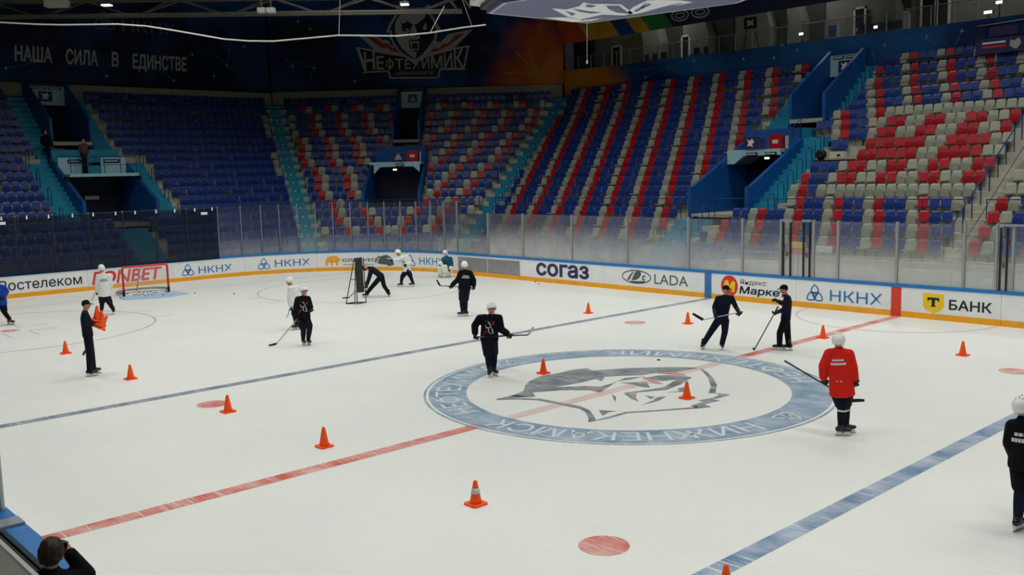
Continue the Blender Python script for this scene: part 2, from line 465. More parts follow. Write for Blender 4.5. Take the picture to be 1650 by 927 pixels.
def banner_material(name, base, glow, burst=None):
    """printed banner: navy cloth with pale-blue light points, streaks and an optional orange burst"""
    m = bpy.data.materials.new(name); m.use_nodes = True
    nt = m.node_tree; b = nt.nodes['Principled BSDF']
    tc = nt.nodes.new('ShaderNodeTexCoord')
    nz = nt.nodes.new('ShaderNodeTexNoise'); nz.inputs['Scale'].default_value = 0.22; nz.inputs['Detail'].default_value = 4
    nt.links.new(tc.outputs['Object'], nz.inputs['Vector'])
    rp = nt.nodes.new('ShaderNodeValToRGB')
    rp.color_ramp.elements[0].position = 0.42; rp.color_ramp.elements[0].color = (*lin(base), 1)
    rp.color_ramp.elements[1].position = 0.75; rp.color_ramp.elements[1].color = (*lin(glow), 1)
    nt.links.new(nz.outputs['Fac'], rp.inputs[0])
    prev = rp.outputs[0]
    if burst:
        (cx, cy, cz), rad, c1, c2 = burst
        dn = nt.nodes.new('ShaderNodeVectorMath'); dn.operation = 'DISTANCE'; dn.inputs[1].default_value = (cx, cy, cz)
        wn = nt.nodes.new('ShaderNodeTexNoise'); wn.inputs['Scale'].default_value = 0.5; wn.inputs['Detail'].default_value = 5
        nt.links.new(tc.outputs['Object'], wn.inputs['Vector'])
        nt.links.new(tc.outputs['Object'], dn.inputs[0])
        am = nt.nodes.new('ShaderNodeMath'); am.operation = 'MULTIPLY_ADD'; am.inputs[1].default_value = 4.5; am.inputs[2].default_value = -2.2
        nt.links.new(wn.outputs['Fac'], am.inputs[0])
        sm = nt.nodes.new('ShaderNodeMath'); sm.operation = 'ADD'
        nt.links.new(dn.outputs['Value'], sm.inputs[0]); nt.links.new(am.outputs[0], sm.inputs[1])
        r2 = nt.nodes.new('ShaderNodeMapRange'); r2.inputs[1].default_value = rad * 0.55; r2.inputs[2].default_value = rad * 1.1
        r2.inputs[3].default_value = 1; r2.inputs[4].default_value = 0
        nt.links.new(sm.outputs[0], r2.inputs[0])
        rc = nt.nodes.new('ShaderNodeValToRGB')
        rc.color_ramp.elements[0].position = 0.0; rc.color_ramp.elements[0].color = (*lin(c2), 1)
        rc.color_ramp.elements[1].position = 1.0; rc.color_ramp.elements[1].color = (*lin(c1), 1)
        r3 = nt.nodes.new('ShaderNodeMapRange'); r3.inputs[1].default_value = 0; r3.inputs[2].default_value = rad
        nt.links.new(sm.outputs[0], r3.inputs[0]); nt.links.new(r3.outputs[0], rc.inputs[0])
        mx = nt.nodes.new('ShaderNodeMix'); mx.data_type = 'RGBA'
        nt.links.new(r2.outputs[0], mx.inputs[0]); nt.links.new(prev, mx.inputs[6]); nt.links.new(rc.outputs[0], mx.inputs[7])
        prev = mx.outputs[2]
    nt.links.new(prev, b.inputs['Base Color'])
    b.inputs['Roughness'].default_value = 0.6; b.inputs['Specular IOR Level'].default_value = 0.2
    return m
M_STAR = mat('banner_star', '#5cc3ea', 0.6, vary=0.1)
M_STARL = mat('banner_streak', '#23608a', 0.6, vary=0.1)
M_GOLD = mat('banner_gold_streak', '#c9a52c', 0.6, vary=0.1)
M_SIGNP = mat('sign_purple', '#2e2a55', 0.5, vary=0.06)
M_LOGOG = mat('logo_grey', '#a9aaa5', 0.6, vary=0.04)
M_LOGOD = mat('logo_dark', '#10141d', 0.6, vary=0.04)
M_LOGOR = mat('logo_dull_red', '#9c2a22', 0.6, vary=0.04)
# ================================================================= the rink
EX, YB, RC = -30.2, 13.05, 8.2
L1 = YB - RC; LA = PI / 2 * RC
def path(s):
    """point and outward normal on the inner face of the boards; s runs up the end board, round the corner and along the far side"""
    if s < L1: return Vector((EX, s, 0)), Vector((-1, 0, 0))
    if s < L1 + LA:
        a = (s - L1) / RC; n = Vector((-math.cos(a), math.sin(a), 0))
        return Vector((EX + RC, YB - RC, 0)) + n * RC, n
    return Vector((EX + RC + (s - L1 - LA), YB, 0)), Vector((0, 1, 0))
def bp(s, z, off=0.0):
    p, n = path(s); return (p.x + n.x * off, p.y + n.y * off, z)

# ice sheet
outline = []
for cx, cy, a0 in ((EX + RC, YB - RC, PI / 2), (EX + RC, -YB + RC, PI), (30 - RC, -YB + RC, 1.5 * PI), (30 - RC, YB - RC, 0)):
    for k in range(17):
        a = a0 + PI / 2 * k / 16
        outline.append((cx + RC * math.cos(a), cy + RC * math.sin(a)))
mb = MB(); mb.flat(outline, lambda a, b: (a, b, 0.0), M_ICE)
ICE = struct(mb.build('floor'), 'white rink ice with skate scratches')
ICE['kind'] = 'structure'
mb = MB(); mb.box((-75, -40, -0.4), (40, 50, -0.03), M_CONC)
struct(mb.build('floor_concrete'))

M_LRED = scratched('line_red', '#cf5a48', '#e6d2cb', 0.75)
M_LBLUE = scratched('line_blue', '#6886a8', '#d3dbe2', 0.75)
M_LBLUEF = scratched('line_blue_far', '#74828f', '#c9d3d8', 0.5)
M_RING = scratched('ring_blue', '#7894ab', '#cfdae1', 0.6)
M_RINGL = scratched('ring_letters', '#dfe6ea', '#a9bfd0', 0.4)
M_WOLF = scratched('emblem_grey', '#6a757c', '#cfd3d2', 0.45)
M_WOLFR = scratched('emblem_red', '#cf7a66', '#e2c9c0', 0.5)
M_FADED = scratched('line_faded', '#dfbdb6', '#e4dfda', 0.85)
M_THINR = scratched('line_thin', '#c99792', '#dcd8d4', 0.8)
M_CREASE = scratched('crease_blue', '#9cc6e4', '#c7dbe8', 0.4)
M_SPOT = scratched('spot_red', '#cf5f4e', '#e6d8d2', 0.85)

def paint(name, fn, z=0.003):
    mb = MB(); fn(mb, lambda a, b: (a, b, z)); o = mb.build(name, ICE, fix=False); return o
def rect(x0, y0, x1, y1): return [(x0, y0), (x1, y0), (x1, y1), (x0, y1)]
def arc_pts(cx, cy, r, a0, a1, n=64): return [(cx + r * math.cos(a0 + (a1 - a0) * k / n), cy + r * math.sin(a0 + (a1 - a0) * k / n)) for k in range(n + 1)]
def band(m, r0, r1, mb, fn, cx=0, cy=0, n=128):
    vs = []; fs = []
    for k in range(n):
        a = 2 * PI * k / n
        vs += [fn(cx + r0 * math.cos(a), cy + r0 * math.sin(a)), fn(cx + r1 * math.cos(a), cy + r1 * math.sin(a))]
    for k in range(n):
        j = (k + 1) % n; fs.append((2 * k, 2 * k + 1, 2 * j + 1, 2 * j))
    mb.add(vs, fs, m)

def f(mb, fn):
    for y0, y1 in ((-13.0, -4.42), (4.42, 13.0)): mb.flat(rect(-0.15, y0, 0.15, y1), fn, M_LRED)
    mb.flat(rect(-0.15, -4.42, 0.15, 4.42), fn, M_FADED)
paint('centre_line', f, 0.002)
paint('blue_line', lambda mb, fn: mb.flat(rect(-7.21, -13, -6.91, 13), fn, M_LBLUEF), 0.002)
paint('blue_line', lambda mb, fn: mb.flat(rect(6.91, -13, 7.21, 13), fn, M_LBLUE), 0.002)
paint('goal_line', lambda mb, fn: mb.flat(rect(-26.66, -12.4, -26.6, 12.4), fn, M_THINR), 0.002)
for x, y in ((-5.58, -7), (-5.58, 7), (5.58, -7), (5.58, 7)):
    paint('faceoff_spot', lambda mb, fn: mb.flat(arc_pts(x, y, 0.33, 0, 2 * PI, 32)[:-1], fn, M_SPOT))
for y in (-6.95, 7.0):
    paint('faceoff_spot', lambda mb, fn: mb.flat(arc_pts(-20.5, y, 0.3, 0, 2 * PI, 32)[:-1], fn, M_SPOT))
    paint('faceoff_circle', lambda mb, fn: band(M_THINR, 4.44, 4.5, mb, fn, -20.5, y))
    def hashes(mb, fn):
        for sx in (-1, 1):
            for sy in (-1, 1):
                cx, cy = -20.5 + sx * 0.55, y + sy * 0.4
                mb.flat(rect(cx - 0.02, min(cy, cy + sy * 0.9), cx + 0.02, max(cy, cy + sy * 0.9)), fn, M_THINR)
                mb.flat(rect(min(cx, cx + sx * 1.1), cy - 0.02, max(cx, cx + sx * 1.1), cy + 0.02), fn, M_THINR)
            for dx in (-0.85, 0.85):
                mb.flat(rect(-20.5 + dx - 0.025, y + sx * 4.5 if sx > 0 else y - 5.1, -20.5 + dx + 0.025, y + 5.1 if sx > 0 else y - 4.5), fn, M_THINR)
    paint('faceoff_marks', hashes)
paint('crease', lambda mb, fn: mb.flat([(-26.6, -1.22)] + arc_pts(-26.6, 0, 1.83, -0.9, 0.9, 24) + [(-26.6, 1.22)], fn, M_CREASE))
paint('referee_arc', lambda mb, fn: ribbon(mb, arc_pts(0, 13.0, 3.0, PI, 2 * PI), 0.05, fn, M_THINR))

# centre circle: ring, lettering round it, wolf-head emblem
def ringband(mb, fn):
    band(M_RING, 3.52, 4.34, mb, fn)
    band(M_RING, 4.40, 4.45, mb, fn)
paint('centre_ring', ringband, 0.004)
def ring_text(txt, a0, a1, outward, h=0.54):
    """a0->a1 in degrees; outward: letter tops point away from the centre"""
    def g(mb, _):
        ext = math.radians(a1 - a0)
        def fn(x, y):
            a = math.radians(a0) + ext * x
            r = 3.93 + (y - 0.5) * h * (1 if outward else -1)
            return (r * math.cos(a), r * math.sin(a), 0.0065)
        put_text(mb, txt, 0.0, 1.0, 0.0, 1.0, fn, M_RINGL, 0.0)
    return g
for a in (('НИЖНЕКАМСК', -12, -90, True), ('НЕФТЕХИМИК', -103, -180, True), ('НЕФТЕХИМИК', 48, 138, False)):
    paint('ring_lettering', ring_text(*a))
def fleur(mb, _):
    for ac in (2.0, 176.0):
        r = 3.93
        def fn(x, y, ac=ac):
            a = math.radians(ac); ca, sa = math.cos(a), math.sin(a)
            rr = r + y; t = -x
            return (rr * ca - t * sa, rr * sa + t * ca, 0.0065)
        trefoil(mb, 0, 0, 0.3, fn, M_RINGL)
paint('ring_emblem', fleur)

def wp(x, y):   # traced on the ice plane
    P = on_z(800 + x / 4.125, 560 + y / 4.125); return (P.x, P.y)
WOLF = [
 [(100,325),(180,290),(190,255),(220,225),(300,190),(370,180),(450,163),(490,152),(600,140),(640,155),(850,140),(1130,132),(1350,135),(1210,163),(1060,170),(960,185),(860,188),(720,195),(700,225),(660,210),(560,235),(370,268),(480,262),(590,258),(690,262),(770,240),(850,205),(970,196),(900,212),(800,228),(690,300),(620,285),(440,285),(240,300),(260,328),(200,332)],
 [(820,235),(1000,232),(1020,268),(960,262),(900,245)],
 [(970,208),(1080,187),(1210,188),(1300,200),(1225,245),(1130,283),(1040,290),(880,306),(850,303),(1030,280),(1120,262),(1195,214),(1100,224)],
 [(1350,135),(1400,165),(1440,205),(1465,250),(1455,305),(1410,305),(1425,260),(1405,200),(1370,160)],
 [(1455,305),(1555,315),(1490,335),(1440,345),(1485,355),(1425,367),(1380,380),(1430,398),(1335,407),(1290,390),(1380,360),(1340,355),(1440,335),(1480,318)],
 [(1335,407),(1250,412),(1000,430),(870,438),(760,470),(610,498),(612,470),(590,430),(550,408),(400,378),(280,353),(150,347),(0,350),(0,342),(150,338),(290,342),(410,365),(560,393),(620,420),(650,460),(660,485),(750,460),(860,430),(1000,422),(1250,404),(1330,396)],
 [(680,418),(800,425),(745,432),(705,455)],
 [(845,305),(875,308),(905,332),(930,310),(925,335),(945,360),(900,345)],
 [(960,385),(1040,355),(1060,335),(1130,325),(1080,355)],
 [(985,320),(1050,330),(1030,345)],
 [(765,312),(795,330),(790,365),(780,345)],
 [(1125,300),(1215,292),(1205,275),(1250,265),(1250,295)],
 [(0,345),(110,318),(200,330),(100,338)]]
WOLFR = [[(590,265),(680,262),(660,275),(600,275)], [(872,310),(932,306),(905,330)], [(1060,172),(1200,168),(1270,190),(1150,178)], [(960,190),(1060,225),(1110,245),(1040,240)]]
def wolf(mb, fn):
    for poly in WOLF: mb.flat([wp(*q) for q in poly], fn, M_WOLF)
    for poly in WOLFR: mb.flat([wp(*q) for q in poly], lambda a, b: (a, b, 0.0055), M_WOLFR)
paint('centre_emblem', wolf, 0.0045)

# ---------------------------------------------------------------- boards, one thing per advertisement panel
def sweep(mb, s0, s1, prof, m, step=0.45):
    """closed profile of (offset, z) swept along the boards"""
    n = max(1, int(math.ceil((s1 - s0) / step))); k = len(prof); vs = []; fs = []
    for i in range(n + 1):
        s = s0 + (s1 - s0) * i / n
        vs += [bp(s, z, o) for o, z in prof]
    for i in range(n):
        for j in range(k):
            fs.append((i * k + j, i * k + (j + 1) % k, (i + 1) * k + (j + 1) % k, (i + 1) * k + j))
    fs.append(tuple(range(k - 1, -1, -1))); fs.append(tuple(range(n * k, n * k + k)))
    mb.add(vs, fs, m)
def dasher(s0, s1, label, ad=None, face=M_WHITE, kick=M_YEL, cap=M_CAP):
    g = 0.004
    c = bp((s0 + s1) / 2, 0); root = empty('dasher_board', c)
    tag(root, label, 'rink board', 'advertising boards round the rink')
    mb = MB(); sweep(mb, s0 + g, s1 - g, [(0, 0.18), (0.09, 0.0), (0.09, 0.93), (0, 0.93)], face); adopt(mb.build('panel'), root)
    mb = MB(); sweep(mb, s0 + g, s1 - g, [(-0.012, 0.0), (0.05, 0.0), (0.02, 0.185), (-0.012, 0.185)], kick); adopt(mb.build('kickplate'), root)
    mb = MB(); sweep(mb, s0 + g, s1 - g, [(-0.015, 0.93), (0.16, 0.93), (0.16, 1.03), (0.0, 1.03)], cap); adopt(mb.build('cap_rail'), root)
    if ad:
        for nm, fn in ad:
            mb = MB(); fn(mb, lambda s, z: bp(s, z, -0.004)); adopt(mb.build(nm, fix=False), root)
    return root
def nk(a0, a1, b0, b1, z0=0.3, z1=0.66):
    def em(mb, fn): trefoil(mb, (a0 + a1) / 2, 0.50, 0.33, fn, M_INKB)
    def tx(mb, fn): put_text(mb, 'НКНХ', b0, b1, z0, z1 - z0, fn, M_INKB, 0.012)
    return [('emblem', em), ('lettering', tx)]
def word(txt, s0, s1, z0, h, m, bold=0.0, shear=0.0):
    return ('lettering', lambda mb, fn: put_text(mb, txt, s0, s1, z0, h, fn, m, bold, shear))
def ell(cx, cy, rx, ry, n=36, a0=0, a1=2 * PI): return [(cx + rx * math.cos(a0 + (a1 - a0) * k / n), cy + ry * math.sin(a0 + (a1 - a0) * k / n)) for k in range(n)]
def lada(mb, fn):
    ribbon(mb, ell(29.2, 0.57, 0.72, 0.25), 0.045, fn, M_INKG, True)
    mb.flat([(28.95, 0.42), (29.1, 0.70), (29.2, 0.79), (29.42, 0.79), (29.45, 0.68), (29.36, 0.55), (29.2, 0.45)], fn, M_INKG)
    mb.flat([(28.72, 0.43), (28.86, 0.62), (29.02, 0.76), (29.1, 0.77), (28.95, 0.6), (28.85, 0.43)], fn, M_INKG)
    ribbon(mb, [(29.65, 0.62), (29.52, 0.6), (29.5, 0.52), (29.62, 0.47), (29.6, 0.40), (29.3, 0.37), (28.9, 0.36)], 0.07, fn, M_INKG)
def bear(mb, fn):
    B = [(10.35,0.28),(10.36,0.50),(10.42,0.66),(10.55,0.74),(10.72,0.78),(10.92,0.76),(11.02,0.70),(11.1,0.66),(11.13,0.55),(11.05,0.47),(11.0,0.40),(11.03,0.27),(10.92,0.27),(10.88,0.42),(10.74,0.44),(10.76,0.28),(10.66,0.28),(10.62,0.44),(10.5,0.42),(10.47,0.28)]
    mb.flat(B, fn, M_INKO)
def tyre(mb, fn):
    mb.flat(ell(13.55, 0.27, 0.44, 0.52, 24, 0, PI) , fn, M_INKG)
    for k in range(5):
        ribbon(mb, [(13.2 + 0.05 * k + 0.28 * math.cos(a), 0.27 + 0.45 * math.sin(a)) for a in [2.9 - 0.2 * j for j in range(7)]], 0.02, lambda s, z: bp(s, z, -0.006), M_INK)
    mb.flat(ell(13.75, 0.40, 0.16, 0.17, 20), lambda s, z: bp(s, z, -0.007), M_INK)
def market(mb, fn):
    mb.flat(ell(33.53, 0.52, 0.36, 0.38), fn, M_INKR)
    mb.flat([(33.25,0.32),(33.33,0.70),(33.47,0.74),(33.53,0.52),(33.66,0.72),(33.78,0.66),(33.74,0.30),(33.62,0.30),(33.64,0.50),(33.55,0.36),(33.47,0.36),(33.42,0.52),(33.36,0.30)], lambda s, z: bp(s, z, -0.006), M_INKY)
def shield(mb, fn):
    mb.flat([(40.53,0.80),(41.17,0.80),(41.17,0.42),(41.08,0.30),(40.85,0.2),(40.62,0.30),(40.53,0.42)], fn, M_INKY)
    g2 = lambda s, z: bp(s, z, -0.006)
    mb.flat([(40.67,0.68),(41.03,0.68),(41.03,0.57),(40.99,0.57),(40.97,0.61),(40.9,0.61),(40.9,0.44),(40.94,0.40),(40.76,0.40),(40.80,0.44),(40.80,0.61),(40.73,0.61),(40.71,0.57),(40.67,0.57)], g2, M_INK)
dasher(-9.0, -1.15, 'white rink board reading Ростелеком in black, left of the goal', [word('Ростелеком', -4.75, -1.4, 0.34, 0.42, M_INK, 0.012)])
dasher(-1.15, 2.7, 'white rink board with big red FONBET letters right behind the goal', [word('FONBET', -0.98, 2.22, 0.25, 0.58, M_INKR, 0.035, 0.22)])
dasher(2.7, 6.35, 'white board with blue trefoil and НКНХ, just right of the goal', nk(3.15, 3.8, 4.0, 5.72, 0.3, 0.64))
dasher(6.35, 9.95, 'white board with blue trefoil and НКНХ, left of the yellow bear board', nk(6.97, 7.64, 7.85, 9.6, 0.34, 0.68))
dasher(9.95, 14.45, 'white corner board with amber bear, GISLAVED and a dark tyre',
       [('emblem', bear), ('lettering', lambda mb, fn: (put_text(mb, 'GISLAVED', 11.22, 13.05, 0.46, 0.17, fn, M_INK, 0.012), mb.flat([(11.25, 0.30), (12.9, 0.30), (12.9, 0.33), (11.25, 0.33)], fn, M_GREYP))), ('tyre_picture', tyre)])
dasher(14.45, 18.16, 'white corner board with blue trefoil and НКНХ behind the goalkeeper', nk(14.6, 15.3, 15.5, 17.1, 0.34, 0.7))
dasher(18.16, 22.54, 'rink board with a plain grey panel between corner and СОГАЗ board',
       [('grey_sheet', lambda mb, fn: [mb.flat([(a, 0.19), (b, 0.19), (b, 0.84), (a, 0.84)], fn, M_GREYP) for a, b in ((18.2, 20.3), (20.33, 22.5))])])
dasher(22.54, 27.5, 'white rink board reading СОГАЗ in thick dark violet letters',
       [word('согаз', 23.55, 26.68, 0.32, 0.66, M_INKN, 0.045)])
dasher(27.5, 32.45, 'white rink board with oval sail emblem and LADA in grey', [('emblem', lada), word('LADA', 30.1, 31.7, 0.36, 0.40, M_INKG, 0.004)])
dasher(32.45, 32.75, 'narrow blue strip of board at the end of the blue line', None, M_BLUEP, M_BLUEP)
dasher(32.75, 36.2, 'white rink board with red-yellow disc and Яндекс Маркет behind the coaches',
       [('emblem', market), ('lettering', lambda mb, fn: (put_text(mb, 'Яндекс', 33.98, 35.05, 0.62, 0.17, fn, M_INK), put_text(mb, 'Маркет', 33.95, 35.85, 0.29, 0.25, fn, M_INK, 0.035, 0.1)))])
dasher(36.2, 39.53, 'white rink board with blue trefoil and НКНХ, left of the red strip', nk(36.55, 37.25, 37.45, 39.25, 0.3, 0.66))
dasher(39.53, 39.85, 'narrow red strip of board at the end of the red centre line', None, M_RED, M_RED)
dasher(39.85, 42.8, 'white rink board with yellow T shield and БАНК in black', [('emblem', shield), word('БАНК', 41.32, 42.55, 0.36, 0.29, M_INK, 0.03)])
dasher(42.8, 48.0, 'blank white rink board at the right end of the far side')

# ---------------------------------------------------------------- rink glass: each sheet and each post its own thing
POSTS = [-8.4, -6.9, -5.4, -3.9, -2.4, -0.9, 0.6, 2.1, 3.6, 5.15, 6.3, 7.29, 8.18, 9.07, 9.96, 10.83, 11.73, 12.64, 13.53, 14.43, 15.35, 16.26, 17.15, 18.12,
         20.36, 22.69, 25.68, 28.70, 31.68, 34.03, 35.58, 36.80, 37.68, 39.65, 41.69, 42.60, 43.05, 45.0, 47.6]
def gtop(s): return 3.45 if s < 18.3 else 2.93
WHERE = ['behind the goal end'] * 9 + ['in the rounded corner'] * 14 + ['along the far side'] * 20
for i, s in enumerate(POSTS):
    zt = gtop(s); w = 0.015 if s < 18.3 else 0.036
    mb = MB()
    mb.hexa([bp(s - w, 1.03, 0.02), bp(s + w, 1.03, 0.02), bp(s + w, 1.03, 0.12), bp(s - w, 1.03, 0.12),
             bp(s - w, zt + 0.03, 0.02), bp(s + w, zt + 0.03, 0.02), bp(s + w, zt + 0.03, 0.12), bp(s - w, zt + 0.03, 0.12)], M_GLASSTRIM)
    tag(mb.build('glass_post'), 'pale metal glass post %s, %s from the left' % (WHERE[i], ordinal(i + 1)), 'post', 'posts of the rink glass')
for i in range(len(POSTS) - 1):
    s0, s1 = POSTS[i] + 0.05, POSTS[i + 1] - 0.05
    if s1 - s0 < 0.3: continue
    zt = min(gtop(POSTS[i]), gtop(POSTS[i + 1])) if POSTS[i] > 17 else gtop(POSTS[i])
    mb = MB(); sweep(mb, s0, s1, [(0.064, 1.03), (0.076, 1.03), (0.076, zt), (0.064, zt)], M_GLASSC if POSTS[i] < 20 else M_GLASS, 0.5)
    tag(mb.build('glass_sheet'), 'clear scuffed rink glass sheet %s, %s from the left' % (WHERE[i], ordinal(i + 1)), 'glass', 'sheets of the rink glass')
for s0, s1, lab in ((35.69, 35.96, 'pair of black door posts in the glass left of the red strip, left pair'),
                    (36.45, 36.68, 'pair of black door posts in the glass left of the red strip, right pair'),
                    (42.72, 42.90, 'pair of black door posts in the glass right of the yellow shield')):
    root = empty('door_posts', bp((s0 + s1) / 2, 1.03, 0.05)); tag(root, lab, 'door post')
    for s in (s0, s1):
        mb = MB(); mb.hexa([bp(s - .022, 1.03, -.01), bp(s + .022, 1.03, -.01), bp(s + .022, 1.03, .05), bp(s - .022, 1.03, .05),
                            bp(s - .022, 2.86, -.01), bp(s + .022, 2.86, -.01), bp(s + .022, 2.86, .05), bp(s - .022, 2.86, .05)], M_BLKM)
        adopt(mb.build('post'), root)
    mb = MB(); e = 0.38 if s0 > 40 else 0.0
    mb.hexa([bp(s0 - .05, 2.9, -.01), bp(s1 + .05 + e, 2.9, -.01), bp(s1 + .05 + e, 2.9, .05), bp(s0 - .05, 2.9, .05),
             bp(s0 - .05, 2.96, -.01), bp(s1 + .05 + e, 2.96, -.01), bp(s1 + .05 + e, 2.96, .05), bp(s0 - .05, 2.96, .05)], M_GLASSTRIM)
    adopt(mb.build('top_bar'), root)
    mb = MB(); mid = (s0 + s1) / 2
    mb.hexa([bp(mid - .03, 1.7, .0), bp(mid + .03, 1.7, .0), bp(mid + .03, 1.7, .04), bp(mid - .03, 1.7, .04),
             bp(mid - .03, 1.85, .0), bp(mid + .03, 1.85, .0), bp(mid + .03, 1.85, .04), bp(mid - .03, 1.85, .04)], M_INKG)
    adopt(mb.build('latch'), root)

# dark mesh cloth hung over the glass behind the goal
root = empty('mesh_cloth', bp(-1, 1.03, 0.03)); tag(root, 'dark see-through mesh cloth hung over the glass behind the goal', 'netting')
mb = MB(); mb.hexa([bp(-9, 0.94, -0.030), bp(5.1, 0.94, -0.030), bp(5.1, 0.94, -0.024), bp(-9, 0.94, -0.024),
                    bp(-9, 3.40, -0.030), bp(5.1, 3.40, -0.030), bp(5.1, 3.40, -0.024), bp(-9, 3.40, -0.024)], M_NETDARK)
adopt(mb.build('cloth'), root)
for k in range(13):
    s = 4.86 - k * 0.93 + (0.05 if k % 2 else 0)
    mb = MB(); mb.hexa([bp(s - .035, 3.30, -.06), bp(s + .035, 3.30, -.06), bp(s + .035, 3.30, -.032), bp(s - .035, 3.30, -.032),
                        bp(s - .02, 3.46, -.06), bp(s + .02, 3.46, -.06), bp(s + .02, 3.46, -.032), bp(s - .02, 3.46, -.032)], M_INKW)
    adopt(mb.build('hook'), root)
for s in (-4.45, 4.45):
    mb = MB(); mb.hexa([bp(s - .16, 3.12, -.045), bp(s + .16, 3.12, -.045), bp(s + .16, 3.12, -.032), bp(s - .16, 3.12, -.032),
                        bp(s - .16, 3.24, -.045), bp(s + .16, 3.24, -.045), bp(s + .16, 3.24, -.032), bp(s - .16, 3.24, -.032)], M_INKW)
    adopt(mb.build('tag_plate'), root)

# near side boards (only a corner shows, bottom left)
root = empty('dasher_board', (6, -13.05, 0)); tag(root, 'near-side board with blue cap beside the dark-haired spectator', 'rink board', 'advertising boards round the rink')
mb = MB(); mb.box((-8, -12.95, 0), (14, -12.86, 0.93), M_WHITE); adopt(mb.build('panel'), root)
mb = MB(); mb.box((-8, -13.04, 0.93), (14, -12.82, 1.02), M_CAP); adopt(mb.build('cap_rail'), root)
mb = MB(); mb.box((-8, -13.06, 0), (14, -12.96, 0.925), M_BEIGE); adopt(mb.build('inner_panel'), root)
mb = MB(); mb.box((1.95, -13.08, 1.021), (2.22, -12.83, 1.05), M_GLASSTRIM)
tag(mb.build('bracket'), 'pale metal bracket clamped over the blue near board cap', 'bracket')
mb = MB(); mb.tube([(1.52, -12.9, 1.02), (1.52, -12.9, 2.9)], 0.05, M_GLASSTRIM, 10)
tag(mb.build('glass_post', smooth=False), 'pale glass post at the left edge on the near board', 'post', 'posts of the rink glass')

# ---------------------------------------------------------------- goal
root = empty('hockey_goal', (-26.63, 0.03, 0)); tag(root, 'red-framed hockey goal full of pucks in the blue crease', 'goal')
GX, GH = -26.63, 1.22
mb = MB(); mb.tube([(GX, -0.93, 0.0), (GX, -0.93, 1.14), (GX, -0.90, 1.19), (GX, -0.85, GH), (GX, 0.91, GH), (GX, 0.96, 1.19), (GX, 0.99, 1.14), (GX, 0.99, 0.0)], 0.045, M_INKR, 10)
adopt(mb.build('frame', smooth=True), root)
mb = MB(); pts = [(GX, -0.93, .05), (GX - .5, -1.02, .05), (GX - .95, -0.75, .05), (GX - 1.1, -.3, .05), (GX - 1.1, .36, .05), (GX - .95, .81, .05), (GX - .5, 1.08, .05), (GX, 0.99, .05)]
mb.tube(pts, 0.04, M_INKW, 8); adopt(mb.build('base_frame', smooth=True), root)
mb = MB(); mb.tube([(GX - 1.1, 0.03, 0.05), (GX - 0.62, 0.03, 0.95), (GX - .35, 0.03, 1.18), (GX, 0.03, GH)], 0.03, M_ALU, 8); adopt(mb.build('centre_support', smooth=True), root)
for y in (-0.93, 0.99):
    mb = MB(); mb.tube([(GX, y, 0.0), (GX, y, 0.22)], 0.055, M_BLACK, 10); adopt(mb.build('post_pad'), root)
mb = MB(); top = [(GX, -0.9, 1.2), (GX - .3, -.9, 1.2), (GX - .5, -.7, 1.18), (GX - .55, -.3, 1.18), (GX - .55, .36, 1.18), (GX - .5, .76, 1.18), (GX - .3, .96, 1.2), (GX, .96, 1.2)]
vs = top + [(x, y, .05) for x, y, z in pts]
mb.add(vs, [(i, i + 1, 9 + i, 8 + i) for i in range(7)] + [tuple(range(8))], M_NET); adopt(mb.build('net'), root)
mb = MB(); mb.tube([(x - .05, y * 1.02, 0.13) for x, y, z in pts], 0.05, mat('net_skirt', '#8d8f86', .8), 6); adopt(mb.build('net_skirt'), root)

# pucks
def puck_mesh():
    mb = MB(); mb.lathe([(0.034, 0), (0.038, 0.003), (0.038, 0.0225), (0.034, 0.0254)], M_BLACK, 16); return mb
P0 = puck_mesh().build('puck'); first = [True]
def puck(x, y, lab, grp, z=0.0):
    if first[0]: o = P0; first[0] = False
    else: o = P0.copy(); COL.objects.link(o)
    o.location = (x, y, z + 0.001); tag(o, lab, 'puck', grp); return o
inside = [(230,473.5),(220,474.5),(217,470),(224,471),(232,470.5),(238,470.5),(243,470),(248,471),(252,471),(204,473.2),(206,472.8),(216,475.2),(225,474.8),(239,474.3),(245,474.8),(234,476.5),(268,470.5),(263,475)]
for u, v in inside:
    P = on_z(u, v, 0.02); puck(min(P.x, -25.0), P.y, 'black puck lying in the heap inside the goal mouth', 'pucks heaped in the goal')
puck(-26.13, -1.27, 'lone black puck on the ice left of the goal', 'stray pucks')
puck(-25.1, 1.47, 'black puck on the ice just right of the blue crease', 'stray pucks')
puck(-23.45, 2.43, 'black puck on open ice between crease and white player', 'stray pucks')
puck(-1.31, 2.81, 'black puck on the ice inside the centre circle', 'stray pucks')
puck(-15.42, 12.44, 'black puck on the ice below the СОГАЗ board, right one', 'stray pucks')
puck(-16.1, 12.9, 'black puck touching the yellow kickplate below СОГАЗ', 'stray pucks')

# traffic cones
def cone(loc, label, banded=False, h=0.36, grp='orange cones on the ice'):
    root = empty('traffic_cone', loc); tag(root, label, 'cone', grp)
    mb = MB(); w = 0.135
    poly = [(-w, -w + .03), (-w + .03, -w), (w - .03, -w), (w, -w + .03), (w, w - .03), (w - .03, w), (-w + .03, w), (-w, w - .03)]
    mb.prism(poly, lambda a, b: (a, b, 0.0), lambda a, b: (a, b, 0.028), M_ORANGE); mb.build('base', root)
    mb = MB(); mb.lathe([(0.092, 0.026), (0.086, 0.05), (0.03, h - .02), (0.026, h - .005), (0.014, h)], M_ORANGE, 20); mb.build('cone_body', root, smooth=True)
    if banded:
        r = lambda z: 0.092 - (0.062) * (z - .04) / (h - .06) + 0.004
        mb = MB(); mb.lathe([(r(.17), .17), (r(.25), .25)], mat('reflective_band', '#cdcbc4', .4), 20); o = mb.build('reflective_band', root, smooth=True); o['label'] = 'pale reflective band'
    return root
